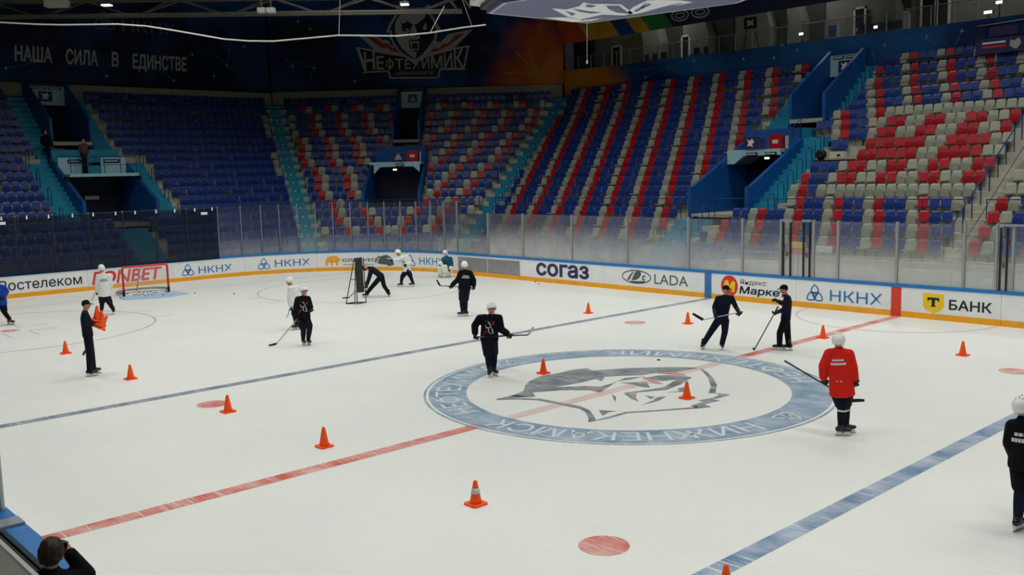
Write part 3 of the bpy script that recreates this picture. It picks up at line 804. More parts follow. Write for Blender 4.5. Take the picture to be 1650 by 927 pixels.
CONES = [((-14.55, -7.12), 'orange cone nearest the left edge, left of the coach with cones'), ((-9.59, -7.2), 'orange cone on open ice right of the coach holding cones'),
 ((-4.69, -7.08), 'orange cone beside the red spot by the left blue line'), ((-0.99, -7.07), 'orange cone just above the red centre line, near side'),
 ((3.23, -7.14), 'orange cone with a pale reflective band on near ice'), ((-8.07, 7.57), 'small far orange cone left of the blue line, below СОГАЗ'),
 ((-4.17, 7.85), 'orange cone by the stick blade of the facing coach'), ((-2.41, -0.17), 'orange cone at the forehead of the wolf emblem'),
 ((1.61, 0.06), 'orange cone on the right side of the wolf emblem'), ((0.19, 8.17), 'orange cone on the centre line behind the red player'),
 ((3.99, 8.1), 'rightmost orange cone, below the yellow shield board'), ((7.51, -7.12), 'orange cone cut by the bottom edge on the right blue line')]
for (x, y), lab in CONES: cone((x, y, 0.001), lab, 'band' in lab)

# shooting frame on the ice
A = [on_z(u, v) for u, v in ((559.5, 490), (577, 491), (588, 488.5), (571, 487.5))]
root = empty('shooting_frame', (A[0] + A[2]) / 2); tag(root, 'tall black easel frame with dark upright panel on the ice', 'training frame')
c = root.location
rx = Vector((0.68, 0.733, 0)); dp = Vector((-0.733, 0.68, 0))
def fp(a, d, z): return c + rx * a + dp * d + Vector((0, 0, z - c.z))
mb = MB(); q = [fp(-.36, -.1, .02), fp(.08, -.22, .02), fp(.36, .12, .02), fp(-.08, .2, .02)]
mb.tube(q + [q[0]], 0.018, M_BLKM, 6); adopt(mb.build('base_frame'), root)
tops = [fp(.02, -.06, 1.72), fp(.07, -.05, 1.72), fp(.33, .05, 1.72), fp(.05, .03, 1.72)]
for a, b in zip(q, tops):
    mb = MB(); mb.tube([a, b], 0.018, M_BLKM, 6); adopt(mb.build('leg'), root)
mb = MB(); mb.tube([fp(-.17, -.08, .92), fp(.10, -.1, .92)], 0.014, M_BLKM, 6); adopt(mb.build('brace'), root)
mb = MB()
a0, a1 = fp(.04, -.1, 0), fp(.33, 0.0, 0)
nn = Vector((0, 0, 1)).cross(a1 - a0).normalized() * 0.05
lo, hi = .42, 1.72
sh = rx * 0.06
mb.hexa([a0 + Vector((0, 0, lo)) + sh, a1 + Vector((0, 0, lo)), a1 + nn + Vector((0, 0, lo)), a0 + nn + Vector((0, 0, lo)) + sh,
         a0 + Vector((0, 0, hi)) , a1 - sh * .6 + Vector((0, 0, hi + .03)), a1 - sh * .6 + nn + Vector((0, 0, hi + .03)), a0 + nn + Vector((0, 0, hi))], mat('dark_panel', '#2b2622', .6))
adopt(mb.build('panel'), root)
# ================================================================= the stands
K = math.tan(PI / 8)
SECT = {'side': (Vector((0, 19.5, 0)), Vector((1, 0, 0)), Vector((0, 1, 0))),
        'corner': (Vector((-31.2, 16.1, 0)), Vector((0.70711, 0.70711, 0)), Vector((-0.70711, 0.70711, 0))),
        'end': (Vector((-34.6, 0, 0)), Vector((0, 1, 0)), Vector((-1, 0, 0)))}
def sp(sec, s, d, z):
    o, t, n = SECT[sec]; p = o + t * s + n * d; return (p.x, p.y, z)
def srange(sec, d):
    """where a section begins and ends at depth d (its corners are the wedge-shaped stairs)"""
    if sec == 'side': return (-27.8 - d * K, 12.0)
    if sec == 'corner': return (-4.808 - d * K, 4.808 + d * K)
    return (-15.0, 12.7 + d * K)
ROWS = list(range(-2, 17))
def rz(i):
    if i < 0: return 1.1 + 0.42 * i
    return 1.1 + 0.5 * min(i, 13) + 0.63 * max(0, i - 13)
def rd(i): return 0.8 * i
AM = 0.62   # half a stair's width
# openings in the terraces: rows, from s, to s
CUT = {'side': [(-2, 2, -14.5, -12.7), (3, 9, -14.3, -9.75), (10, 11, -14.3, -11.15), (12, 16, -14.2, -10.2), (-2, 16, -1.25, -0.55)],
       'corner': [(3, 9, -2.05, 1.45), (10, 16, -1.15, 0.75)],
       'end': [(3, 9, -0.1, 6.2), (10, 16, 0.75, 5.1), (-2, 2, 2.4, 4.0)]}
def spans(sec, i, margin=True):
    lo, hi = srange(sec, rd(i))
    if sec == 'side': lo += AM
    if sec == 'corner': lo += AM; hi -= AM
    if sec == 'end': hi -= AM
    if i < 0 and sec == 'side': hi = -7.6
    out = [(lo, hi)]
    for r0, r1, a, b in CUT[sec]:
        if r0 <= i <= r1:
            nxt = []
            for x, y in out:
                if b <= x or a >= y: nxt.append((x, y)); continue
                if a > x: nxt.append((x, a))
                if b < y: nxt.append((b, y))
            out = nxt
    return [q for q in out if q[1] - q[0] > 0.4]
UPV = Vector((0, 0, 1))
TERR = {}
for sec in SECT:
    mb = MB()
    for i in ROWS:
        for a, b in spans(sec, i):
            z1 = rz(i); z0 = max(-0.03, z1 - 1.3); d0, d1 = rd(i) - 0.7, rd(i) + 0.1
            q = [(a, d0), (b, d0), (b, d1 + 0.25), (a, d1 + 0.25)]
            mb.hexa([sp(sec, s, d, z0) for s, d in q] + [sp(sec, s, d, z1) for s, d in q], M_CONC)
    TERR[sec] = struct(mb.build('terrace_' + sec))

def sbox(mb, sec, s0, s1, d0, d1, z0, z1, m):
    q = [(s0, d0), (s1, d0), (s1, d1), (s0, d1)]
    mb.hexa([sp(sec, s, d, z0) for s, d in q] + [sp(sec, s, d, z1) for s, d in q], m)
def stairs(name, sec, s0, s1, r0, r1):
    mb = MB()
    for i in range(r0, r1 + 1):
        h = (rz(i + 1) if i < 16 else rz(i) + .63) - rz(i)
        d = rd(i) - 0.7
        sbox(mb, sec, s0, s1, d, d + 0.42, rz(i) - 0.9, rz(i), M_TEAL)
        sbox(mb, sec, s0, s1, d + 0.4, d + 0.82, rz(i) - 0.9, rz(i) + h / 2, M_TEAL)
    return struct(mb.build(name))
# wedge stairs between the sections
def kink(which, d, off, z):
    if which == 'cs':
        o = Vector((-27.8, 19.5, 0)); dirv = Vector((-K, 1, 0))
    else:
        o = Vector((-34.6, 12.7, 0)); dirv = Vector((-1, K, 0))
    t = Vector((dirv.y, -dirv.x, 0)).normalized()
    p = o + dirv * d + t * off
    return (p.x, p.y, z)
for which in ('cs', 'ec'):
    mb = MB()
    for i in ROWS:
        h = (rz(i + 1) if i < 16 else rz(i) + .63) - rz(i)
        for k in (0, 1):
            d = rd(i) - 0.7 + 0.4 * k; z = rz(i) + h / 2 * k
            q = [(d, -AM - .12), (d, AM + .12), (d + .42, AM + .12), (d + .42, -AM - .12)]
            mb.hexa([kink(which, a, b, z - 1.0) for a, b in q] + [kink(which, a, b, z) for a, b in q], M_TEAL)
    struct(mb.build('stairs'))
    mb = MB()
    for i in range(0, 16):     # small round pale markers on the risers
        d = rd(i) - .715; z = rz(i) - .14
        o = Vector(kink(which, d, 0, z)); tt = (Vector(kink(which, d, 1, z)) - o)
        mb.add([o + tt * (.055 * math.cos(k * PI / 5)) + UPV * (.055 * math.sin(k * PI / 5)) for k in range(10)], [tuple(range(10))], M_CONCW)
    struct(mb.build('step_marks', fix=False))
stairs('stairs', 'side', -14.5, -12.7, -2, 2)
stairs('stairs', 'side', -11.0, -9.75, 3, 9)
stairs('stairs', 'side', -10.9, -10.2, 12, 16)
stairs('stairs', 'side', -14.2, -12.9, 10, 16)
stairs('stairs', 'side', -1.25, -0.55, -2, 16)
stairs('stairs', 'end', -0.1, 1.1, 3, 9)
stairs('stairs', 'end', 5.0, 6.2, 3, 9)
stairs('stairs', 'end', 0.75, 1.8, 10, 16)
stairs('stairs', 'end', 4.0, 5.1, 10, 16)
stairs('stairs', 'end', 2.4, 4.0, -2, 2)
for o in bpy.data.objects:
    if o.name.startswith('stairs'): pass
# the aisle by the diagonal rail is bare concrete
[o for o in bpy.data.objects if o.name == 'stairs.006'][0].data.materials[0] = M_CONC

# ---------------------------------------------------------------- tip-up seats
def seat_meshes():
    def rounded(w, z0, z1, r, n=4):
        p = [(-w, z0), (w, z0)]
        for k in range(n + 1):
            a = PI / 2 * k / n; p.append((w - r + r * math.cos(a), z1 - r + r * math.sin(a)))
        for k in range(n + 1):
            a = PI / 2 + PI / 2 * k / n; p.append((-w + r + r * math.cos(a), z1 - r + r * math.sin(a)))
        return p
    back = MB()
    lean = lambda z: 0.02 + (z - 0.38) * 0.16
    cur = lambda x: -0.03 * (x / 0.19) ** 2
    def shell(mb, po, pi, fb, ff, m, rim):
        """a moulded shell: back, paler flat border, coloured face"""
        n = len(po)
        mb.add([fb(a, b) for a, b in po] + [ff(a, b) for a, b in po], [tuple(range(n - 1, -1, -1))] + [(i, (i + 1) % n, n + (i + 1) % n, n + i) for i in range(n)], rim)
        mb.add([ff(a, b) for a, b in po] + [ff(a, b) for a, b in pi], [(i, (i + 1) % n, n + (i + 1) % n, n + i) for i in range(n)], rim)
        mb.add([ff(a, b) for a, b in pi], [tuple(range(n))], m)
    def pair(w, z0, z1, r, t=0.011): return rounded(w, z0, z1, r), rounded(w - t, z0 + t, z1 - t, r - t * .6)
    po, pi = pair(0.197, 0.40, 0.83, 0.085)
    shell(back, po, pi, lambda a, b: (a, lean(b) + cur(a) + .032, b), lambda a, b: (a, lean(b) + cur(a), b), M_SEATB, M_RIM)
    up = MB(); po, pi = pair(0.187, 0.30, 0.61, 0.075)
    shell(up, po, pi, lambda a, b: (a, -0.05 - (b - .33) * 0.1, b), lambda a, b: (a, -0.11 - (b - .33) * 0.1, b), M_SEATB, M_RIM)
    dn = MB(); po, pi = pair(0.187, 0.0, 0.38, 0.075)
    shell(dn, po, pi, lambda a, b: (a, -b, 0.385 + b * 0.06), lambda a, b: (a, -b, 0.43 + b * 0.06), M_SEATB, M_RIM)
    br = MB()
    br.box((-0.225, -0.03, 0.33), (0.225, 0.03, 0.37), M_BRKT)
    br.box((-0.025, 0.0, 0.0), (0.025, 0.05, 0.34), M_RAILB)
    return back, up, dn, br
SB, SU, SD, SK = seat_meshes()
SMAT = {'b': M_SEATB, 'r': M_SEATR, 'g': M_SEATG}
SNAME = {'b': 'blue', 'r': 'red', 'g': 'grey'}
def period(start, pat, lo, hi, pitch=0.45):
    """seat centres with their colours for a repeating pattern anchored at start"""
    k0 = math.ceil((lo - start) / pitch); k1 = math.floor((hi - start) / pitch)
    return [(start + k * pitch, pat[k % len(pat)]) for k in range(k0, k1 + 1)]
RIGHT = {0: (-12.0, 'bgrb', 1), 1: (-11.43, 'rbbg', 1), 2: (-11.34, 'bbgr', 1), 3: (-9.49, 'bgrb', 1),
         4: (-9.38, 'grb', 0), 5: (-9.31, 'rbbgrrggrrggrrggrrg', 0), 6: (-9.25, 'bbbgrrggrrggrrggrrg', 0),
         7: (-7.4, 'rrrrrrggrrrrggg', 0), 8: (-7.4, 'rrrrrrggrrrrggg', 0), 9: (-9.55, 'grbbgrrggrrggrrggrr', 0),
         10: (-10.84, 'bbgrbbggrrggrrggrrggrr', 0), 11: (-10.84, 'bgrbbgr', 0), 12: (-9.92, 'bbgr', 1), 13: (-9.91, 'bgrb', 1),
         14: (-9.9, 'grbb', 1), 15: (-9.82, 'rbbg', 1), 16: (-9.79, 'bbgr', 1)}
SEATS = []   # (section, row, s, colour, block, index in block)
for i in ROWS:
    rng = random.Random(100 + i)
    # far side
    for a, b in spans('side', i):
        lo, hi = a + 0.28, b - 0.24
        if hi < -12:
            ph = -14.9 - 0.45 * (i - 1)
            L = [(s, 'b' if i < 0 else c) for s, c in period(ph, 'rbbg', lo, hi)]; blk = 'left'
        elif hi < -0.6:
            st, pat, rep = RIGHT.get(i, (-11, 'b', 1))
            if i < 0: L = [(s, 'b') for s, c in period(-11.0, 'b', lo, hi)]
            elif rep: L = period(st, pat, max(lo, st - .1), hi)
            else:
                L = []; k = 0
                while st + 0.45 * k <= hi:
                    L.append((st + 0.45 * k, pat[k] if k < len(pat) else 'g')); k += 1
                if i == 8: L = [(-9.17, 'b'), (-8.72, 'b')] + L
            blk = 'mid'
        else:
            L = period(-0.22, 'rgbb' if i < 4 else 'gggr' if i in (5, 7) else 'g', lo, hi); blk = 'right'
        n = len(L)
        for k, (s, c) in enumerate(L):
            SEATS.append(('side', i, s, c, blk, (n - k) if blk == 'left' else k + 1))
    for a, b in spans('corner', i):
        lo, hi = a + 0.28, b - 0.26
        n = int((hi - lo) / 0.45); off = (hi - lo - n * 0.45) / 2
        for k in range(n + 1):
            s = lo + off + k * 0.45
            if i < 0 or i == 16: c = 'b'
            else: c = 'grbb'[(int(abs(s + 0.2) / 0.45) - i) % 4]
            SEATS.append(('corner', i, s, c, 'corner', k + 1))
    for a, b in spans('end', i):
        lo, hi = a + 0.28, b - 0.26
        n = int((hi - lo) / 0.45)
        for k in range(n + 1):
            s = hi - k * 0.45
            c = 'b'
            if i > 2 and (k == 0 and b > 8 and rng.random() < .6): c = 'g'
            SEATS.append(('end', i, s, c, 'end', k + 1))
ROT = {'side': 0.0, 'corner': PI / 4, 'end': PI / 2}
rngs = random.Random(5)
for k, q in enumerate(SEATS):
    P = sp(q[0], q[2], rd(q[1]), rz(q[1]))
    u, v, dist = px_of((P[0], P[1], P[2] + 0.6))
    up = rngs.random() < (0.62 if q[0] != 'end' else .7)
    vis = -8 < u < 1658 and -8 < v < 470
    SEATS[k] = q + (P, dist if vis else 1e9, up, u)
SEATS = [q for q in SEATS if -120 < q[9] < 1800 and (q[7] < 1e8 or q[0] == 'side' and q[1] > 8)]
order = sorted(range(len(SEATS)), key=lambda k: SEATS[k][7])
NEAR = set(order[:300])
RIMS = {'seat_grey': M_SEATG, 'seat_blue': M_RIM, 'seat_red': M_RIMR}
MESHD = {}
def smesh(nm, mb, m):
    key = (nm, m.name)
    if key not in MESHD:
        me = mb.data(nm)
        for k_, mm in enumerate(me.materials):
            if mm is M_SEATB: me.materials[k_] = m
            if mm is M_RIM: me.materials[k_] = RIMS[m.name]
        bm = bmesh.new(); bm.from_mesh(me); bmesh.ops.recalc_face_normals(bm, faces=bm.faces); bm.to_mesh(me); bm.free()
        MESHD[key] = me
    return MESHD[key]
def obj_of(nm, me, parent):
    o = bpy.data.objects.new(nm, me); COL.objects.link(o); o.parent = parent; return o
for k in sorted(NEAR):
    sec, i, s, c, blk, idx, P, dist, up, u = SEATS[k]
    root = empty('stadium_seat', P, ROT[sec])
    row = ordinal(i + 3)
    if blk == 'mid': where = '%s seat right of the teal stairs' % ordinal(idx)
    elif blk == 'left': where = '%s seat left of the blue portal' % ordinal(idx)
    elif blk == 'right': where = '%s seat right of the railed aisle' % ordinal(idx)
    elif blk == 'corner': where = '%s seat across the corner' % ordinal(idx)
    else: where = '%s seat from the corner stairs' % ordinal(idx)
    tag(root, '%s tip-up seat, %s row above the glass, %s' % (SNAME[c], row, where), 'seat', 'tip-up seats in the stand')
    obj_of('backrest', smesh('backrest', SB, SMAT[c]), root)
    obj_of('seat_pan', smesh('seat_pan', SU if up else SD, SMAT[c]), root) if up else obj_of('seat_pan', smesh('seat_pan_open', SD, SMAT[c]), root)
    obj_of('bracket', smesh('bracket', SK, M_BRKT), root)
# every seat further away, as one mass
Vs = []; Fs = []; Ms = []; base = 0
CI = {'b': 0, 'r': 1, 'g': 2}
tmpl = {}
for up in (True, False):
    vv = SB.v + (SU if up else SD).v; n1 = len(SB.v)
    ff = list(SB.f) + [tuple(x + n1 for x in f_) for f_ in (SU if up else SD).f]
    n2 = len(vv); fk = [tuple(x + n2 for x in f_) for f_ in SK.f]
    src = [SB.mats[k_] for k_ in SB.m] + [(SU if up else SD).mats[k_] for k_ in (SU if up else SD).m]
    tmpl[up] = (np.array(vv + SK.v), ff, fk, [mm is M_RIM for mm in src])
for k, q in enumerate(SEATS):
    if k in NEAR: continue
    sec, i, s, c, blk, idx, P, dist, up, u = q
    v, ff, fk, rim = tmpl[up]; a = ROT[sec]; ca, sa = math.cos(a), math.sin(a)
    R2 = np.array([[ca, sa, 0], [-sa, ca, 0], [0, 0, 1]])
    Vs.append(v @ R2 + np.array(P))
    for f_, rm in zip(ff, rim): Fs.append(tuple(x + base for x in f_)); Ms.append(CI[c] if not rm or c == 'g' else 4 if c == 'b' else 5)
    for f_ in fk: Fs.append(tuple(x + base for x in f_)); Ms.append(3)
    base += len(v)
me = bpy.data.meshes.new('stadium_seats'); me.from_pydata(np.concatenate(Vs).tolist(), [], Fs)
for m in (M_SEATB, M_SEATR, M_SEATG, M_BRKT, M_RIM, M_RIMR): me.materials.append(m)
me.polygons.foreach_set('material_index', Ms); me.update()
bm = bmesh.new(); bm.from_mesh(me); bmesh.ops.recalc_face_normals(bm, faces=bm.faces); bm.to_mesh(me); bm.free()
o = bpy.data.objects.new('stadium_seats', me); COL.objects.link(o)
tag(o, 'all the farther blue, red and grey tip-up seats filling the stands', 'seat', kind='stuff')

# ---------------------------------------------------------------- portals (the blue openings in the stands)
def wedge(mb, sec, s0, s1, poly, m):
    """side wall: (depth, height) outline with thickness along the stand"""
    mb.prism(poly, lambda d, z: sp(sec, s0, d, z), lambda d, z: sp(sec, s1, d, z), m)
def portal(sec, a, b, d0, zf, dl, zl0, zl1, db, zb, top, deep):
    mb = MB()
    for s0, s1 in ((a - .12, a + .06), (b - .06, b + .12)):
        wedge(mb, sec, s0, s1, [(d0, zf - 1.2), (d0, zf + 1.27), (d0 + .25, zf + 1.3), (db, zb), (db, zf - 1.2)], M_VBLUE)
    struct(mb.build('wall_portal'))
    mb = MB()
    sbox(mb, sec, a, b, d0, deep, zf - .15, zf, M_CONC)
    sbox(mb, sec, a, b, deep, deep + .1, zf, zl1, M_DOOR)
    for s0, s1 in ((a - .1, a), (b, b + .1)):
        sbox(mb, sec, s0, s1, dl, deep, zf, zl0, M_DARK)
    struct(mb.build('portal_passage'))
# lower portal, far side
portal('side', -14.2, -11.1, 2.0, 2.6, 5.2, 4.92, 5.53, 6.7, 6.1, 0, 6.6)
mb = MB(); sbox(mb, 'side', -14.14, -11.16, 5.0, 6.9, 5.45, 5.6, M_PALE)
mb.prism([(-14.14, 4.92), (-13.75, 4.92), (-13.2, 5.3), (-11.16, 5.3), (-11.16, 5.56), (-14.14, 5.56)], lambda s, z: sp('side', s, 4.98, z), lambda s, z: sp('side', s, 5.08, z), M_PALE)
struct(mb.build('portal_lintel'))
mb = MB(); sbox(mb, 'side', -14.2, -11.1, 6.7, 8.4, 5.9, 6.6, M_TEAL); sbox(mb, 'side', -14.2, -11.1, 6.6, 6.75, 4.6, 6.6, M_VBLUE)
sbox(mb, 'side', -11.1, -9.75, 6.7, 7.3, 5.5, 6.1, M_TEAL); struct(mb.build('landing'))
mb = MB(); q = [(-14.14, 5.08), (-13.2, 5.08), (-13.2, 6.4), (-14.14, 6.4)]
mb.prism([(-14.14, 4.9), (-13.75, 4.9), (-13.1, 5.28), (-13.15, 5.33)], lambda s, z: sp('side', s, 5.1, z), lambda s, z: sp('side', s, 6.5, z), mat('soffit_grey', '#55606c', .7)); struct(mb.build('portal_soffit'))
# lower portal, corner
portal('corner', -1.95, 1.35, 2.2, 2.6, 4.2, 4.9, 5.6, 6.6, 6.1, 0, 6.4)
mb = MB()
mb.prism([(-1.62, 4.88), (-1.2, 5.3), (0.82, 5.3), (1.2, 4.95), (1.24, 5.6), (-1.62, 5.6)], lambda s, z: sp('corner', s, 4.2, z), lambda s, z: sp('corner', s, 4.3, z), M_PALE)
sbox(mb, 'corner', -1.9, 1.3, 4.25, 6.6, 5.45, 5.6, M_PALE); struct(mb.build('portal_lintel'))
mb = MB(); sbox(mb, 'corner', -1.9, 1.3, 6.5, 8.3, 5.9, 6.6, M_TEAL); sbox(mb, 'corner', -1.9, 1.3, 6.4, 6.6, 4.8, 6.6, M_VBLUE); struct(mb.build('landing'))
# lower portal, end
portal('end', 1.2, 4.92, 2.2, 2.6, 4.3, 5.1, 5.26, 6.9, 6.15, 0, 6.8)
mb = MB(); sbox(mb, 'end', 1.25, 4.86, 4.25, 6.1, 5.1, 5.26, M_PALE); struct(mb.build('portal_lintel'))
mb = MB()
sbox(mb, 'end', 1.25, 2.55, 6.0, 6.1, 5.26, 6.15, M_PALE); sbox(mb, 'end', 3.5, 4.86, 6.0, 6.1, 5.26, 6.15, M_PALE)
sbox(mb, 'end', 1.25, 4.86, 6.1, 6.9, 5.26, 5.7, M_TEAL); sbox(mb, 'end', 1.25, 4.86, 6.9, 8.4, 5.9, 6.6, M_TEAL); struct(mb.build('landing'))
# upper portals with their pale name panels
def upper(sec, a, b, pa, pb, pz0, pz1):
    mb = MB()
    for s0, s1 in ((a - .1, a + .06), (b - .06, b + .1)):
        wedge(mb, sec, s0, s1, [(8.5, 6.2), (8.5, 8.35), (8.8, 8.5), (12.4, 10.75), (12.9, 10.75), (12.9, 6.2)], M_VBLUE)
    struct(mb.build('wall_portal'))
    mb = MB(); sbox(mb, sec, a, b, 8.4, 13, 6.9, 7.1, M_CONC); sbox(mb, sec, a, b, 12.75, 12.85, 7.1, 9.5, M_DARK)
    struct(mb.build('portal_passage'))
    mb = MB(); sbox(mb, sec, pa, pb, 12.3, 12.42, pz0, pz1, M_PALE); return struct(mb.build('portal_lintel'))
upper('side', -12.75, -10.95, -12.69, -11.01, 9.4, 10.5)
upper('corner', -1.05, 0.65, -1.0, 0.6, 9.4, 10.5)
upper('end', 1.85, 3.95, 1.91, 3.9, 9.4, 10.5)

# ---------------------------------------------------------------- signs on the portals
def sign(sec, s0, s1, d, z0, z1, label, emblem=None, bars=0, m=M_SIGNP):
    root = empty('sign', sp(sec, (s0 + s1) / 2, d, z0)); tag(root, label, 'sign')
    mb = MB(); sbox(mb, sec, s0, s1, d - .03, d, z0, z1, m); adopt(mb.build('board'), root)
    fn = lambda a, b: sp(sec, a, d - .035, b)
    mb = MB(); c = (s0 + s1) / 2; zc = (z0 + z1) / 2; r = min(s1 - s0, z1 - z0) * .36
    if emblem == 'tre': trefoil(mb, c, zc - r * .1, r, fn, M_INKW)
    elif emblem == 'wolf': mb.flat([(c - r, zc + r), (c - r * .3, zc + r * .5), (c + r * .4, zc + r), (c + r, zc + r * .1), (c + r * .3, zc - r * .2), (c + r * .7, zc - r), (c - r * .2, zc - r * .6), (c - r, zc - r * .8), (c - r * .6, zc)], fn, M_INKW)
    elif bars:
        n = 6
        for k in range(n):
            w = (s1 - s0) * .8 / n; a = s0 + (s1 - s0) * .1 + k * w
            mb.flat(rect(a, zc - .03, a + w * .7, zc + .03), fn, M_INKW)
    if mb.v: adopt(mb.build('emblem' if emblem else 'lettering', fix=False), root)
    return root
sign('side', -13.15, -12.3, 4.9, 5.62, 6.2, 'purple sign with white wolf emblem over the far-side portal', 'wolf')
sign('side', -12.25, -11.95, 4.9, 5.62, 6.1, 'narrow plain purple sign beside the wolf emblem sign')
sign('side', -13.0, -12.4, 4.95, 5.30, 5.45, 'left dark name plate on the far-side portal lintel', None, 1, M_DOOR)
sign('side', -11.95, -11.35, 4.95, 5.30, 5.45, 'right dark name plate on the far-side portal lintel', None, 1, M_DOOR)
sign('side', -12.5, -11.9, 12.28, 10.3, 10.45, 'left dark name plate on the upper far-side panel', None, 1, M_DOOR)
sign('side', -11.8, -11.15, 12.28, 10.3, 10.45, 'right dark name plate on the upper far-side panel', None, 1, M_DOOR)
sign('side', -12.2, -11.5, 12.28, 9.6, 10.2, 'square purple sign with wolf emblem on the upper far-side panel', 'wolf')
sign('corner', -0.45, 0.30, 4.15, 5.62, 6.2, 'purple sign with white trefoil over the corner portal', 'tre')
sign('corner', -0.25, 0.25, 4.17, 5.32, 5.5, 'dark name plate on the corner portal lintel', None, 1, M_DOOR)
sign('corner', -0.5, 0.12, 12.28, 9.75, 10.3, 'purple sign with white trefoil on the upper corner panel', 'tre')
sign('end', 1.75, 2.45, 5.98, 5.85, 6.05, 'left dark name plate over the end portal', None, 1, M_DOOR)
sign('end', 3.62, 4.5, 5.98, 5.85, 6.05, 'right dark name plate over the end portal', None, 1, M_DOOR)
sign('end', 2.1, 2.9, 12.28, 10.3, 10.45, 'left dark name plate on the upper end panel', None, 1, M_DOOR)
sign('end', 3.0, 3.75, 12.28, 10.3, 10.45, 'right dark name plate on the upper end panel', None, 1, M_DOOR)
sign('end', 2.45, 3.2, 12.28, 9.6, 10.2, 'square purple sign with wolf emblem on the upper end panel', 'wolf')
for sec, s, d, z, lab in (('side', -11.55, 5.4, 5.6, 'red drum box standing on the far-side portal roof'), ('corner', 0.72, 4.9, 5.61, 'red drum box standing on the corner portal roof')):
    root = empty('drum_box', sp(sec, s, d, z)); tag(root, lab, 'box')
    mb = MB(); sbox(mb, sec, s - .33, s + .33, d - .25, d + .25, z, z + .62, M_SEATR); sbox(mb, sec, s - .26, s + .26, d - .2, d + .2, z + .62, z + .68, M_SEATR); adopt(mb.build('body'), root)
    mb = MB(); sbox(mb, sec, s - .15, s + .15, d - .27, d - .25, z + .25, z + .42, M_CONCW); adopt(mb.build('plate'), root)
    mb = MB(); sbox(mb, sec, s + .45, s + .5, d - .1, d + .1, z, z + .6, M_CONCW); tag(mb.build('post'), 'short white post beside the red drum box on the %s roof' % ('corner portal' if 'corner' in lab else 'far-side portal'), 'post')
mb = MB(); sbox(mb, 'end', 2.75, 3.5, 6.68, 6.78, 3.85, 4.05, M_CONCW); tag(mb.build('sign'), 'small pale plate on the dark back wall of the end portal', 'sign')
# exit lamps under the lintels
for sec, s, d, z, lab in (('side', -12.3, 5.6, 5.12, 'small lit exit lamp under the far-side portal lintel'), ('corner', -0.45, 5.0, 5.08, 'small lit exit lamp under the corner portal lintel')):
    mb = MB(); sbox(mb, sec, s - .12, s + .12, d, d + .06, z, z + .10, M_LAMPD); tag(mb.build('exit_lamp'), lab, 'lamp')

# ---------------------------------------------------------------- rails
def hoop(sec_pt, label, grp='hoop handrails on the stairs', h=0.95, w=0.42):
    """one upside-down U rail: two feet given as points"""
    a, b = [Vector(p) for p in sec_pt]
    mb = MB(); up = Vector((0, 0, h))
    mb.tube([a, a + up * .92, a + up + (b - a) * .15, a.lerp(b, .5) + up * 1.02, b + up + (a - b) * .15, b + up * .92, b], 0.022, M_RAILB, 6)
    return tag(mb.build('handrail', smooth=True), label, 'handrail', grp)
cnt = {}
def hoops(sec, s, r0, r1, where, step=2):
    for n, i in enumerate(range(r0, r1 + 1, step)):
        a = sp(sec, s, rd(i) - .55, rz(i)); b = sp(sec, s, rd(i) - .05, rz(i))
        hoop((a, b), 'blue hoop handrail on the %s, %s from the bottom' % (where, ordinal(n + 1)))
hoops('side', -9.85, 3, 9, 'stairs right of the far-side portal', 1)
hoops('side', -12.8, -1, 2, 'stairs below the far-side portal', 1)
hoops('side', -14.4, 0, 2, 'left edge below the far-side portal', 2)
hoops('side', -10.3, 12, 16, 'stairs right of the upper far-side portal', 1)
hoops('side', -14.1, 10, 16, 'stairs left of the upper far-side portal', 2)
hoops('end', 0.0, 3, 9, 'stairs left of the end portal', 2)
hoops('end', 6.1, 3, 9, 'stairs right of the end portal', 2)
for which, nm, sgn in (('cs', 'wedge stairs by the far side', 1), ('cs', 'corner edge of the far wedge stairs', -1), ('ec', 'wedge stairs by the end stand', 1), ('ec', 'end edge of the left wedge stairs', -1)):
    for n, i in enumerate(range(0, 16, 2 if which == 'ec' else 1 if sgn > 0 else 3)):
        a = kink(which, rd(i) - .55, sgn * (AM + .02), rz(i)); b = kink(which, rd(i) - .1, sgn * (AM + .02), rz(i))
        hoop((a, b), 'blue hoop handrail on the %s, %s from the bottom' % (nm, ordinal(n + 1)))
def rail(pts, label, posts=True, mids=(0.5,), h=0.9, m=M_RAILB, r=0.02, cat='railing'):
    root = empty('railing', pts[0]); tag(root, label, cat)
    P = [Vector(p) for p in pts]; up = Vector((0, 0, h))
    mb = MB(); mb.tube([p + up for p in P], r, m, 6); adopt(mb.build('top_rail'), root)
    for k in mids:
        mb = MB(); mb.tube([p + up * k for p in P], r * .7, m, 6); adopt(mb.build('mid_rail'), root)
    if posts:
        for p in P:
            mb = MB(); mb.tube([p, p + up], r, m, 6); adopt(mb.build('post'), root)
    return root
def line(sec, s0, s1, d, z, step=1.6):
    n = max(1, int(round(abs(s1 - s0) / step)))
    return [sp(sec, s0 + (s1 - s0) * k / n, d, z) for k in range(n + 1)]
rail(line('side', -27.9, -14.6, 1.72, 2.35), 'blue walkway railing across the left block of the far side', h=1.0)
rail(line('side', -12.6, -1.3, 1.72, 2.35), 'blue walkway railing in front of the red-and-grey lettering seats', h=1.0)
rail(line('side', -0.5, 4.6, 1.72, 2.35), 'blue walkway railing right of the diagonal aisle rail', h=1.0)
rail(line('corner', -5.0, 5.0, 1.72, 2.35), 'blue walkway railing in front of the corner portal', h=1.0)
rail(line('end', -3.0, 12.0, 1.72, 2.35), 'blue walkway railing in front of the end portal', h=0.9)
rail([sp('side', -1.1, rd(i) - .5, rz(i)) for i in range(0, 15)], 'long blue diagonal handrail climbing the bare concrete aisle', mids=(), h=0.95, r=.025)
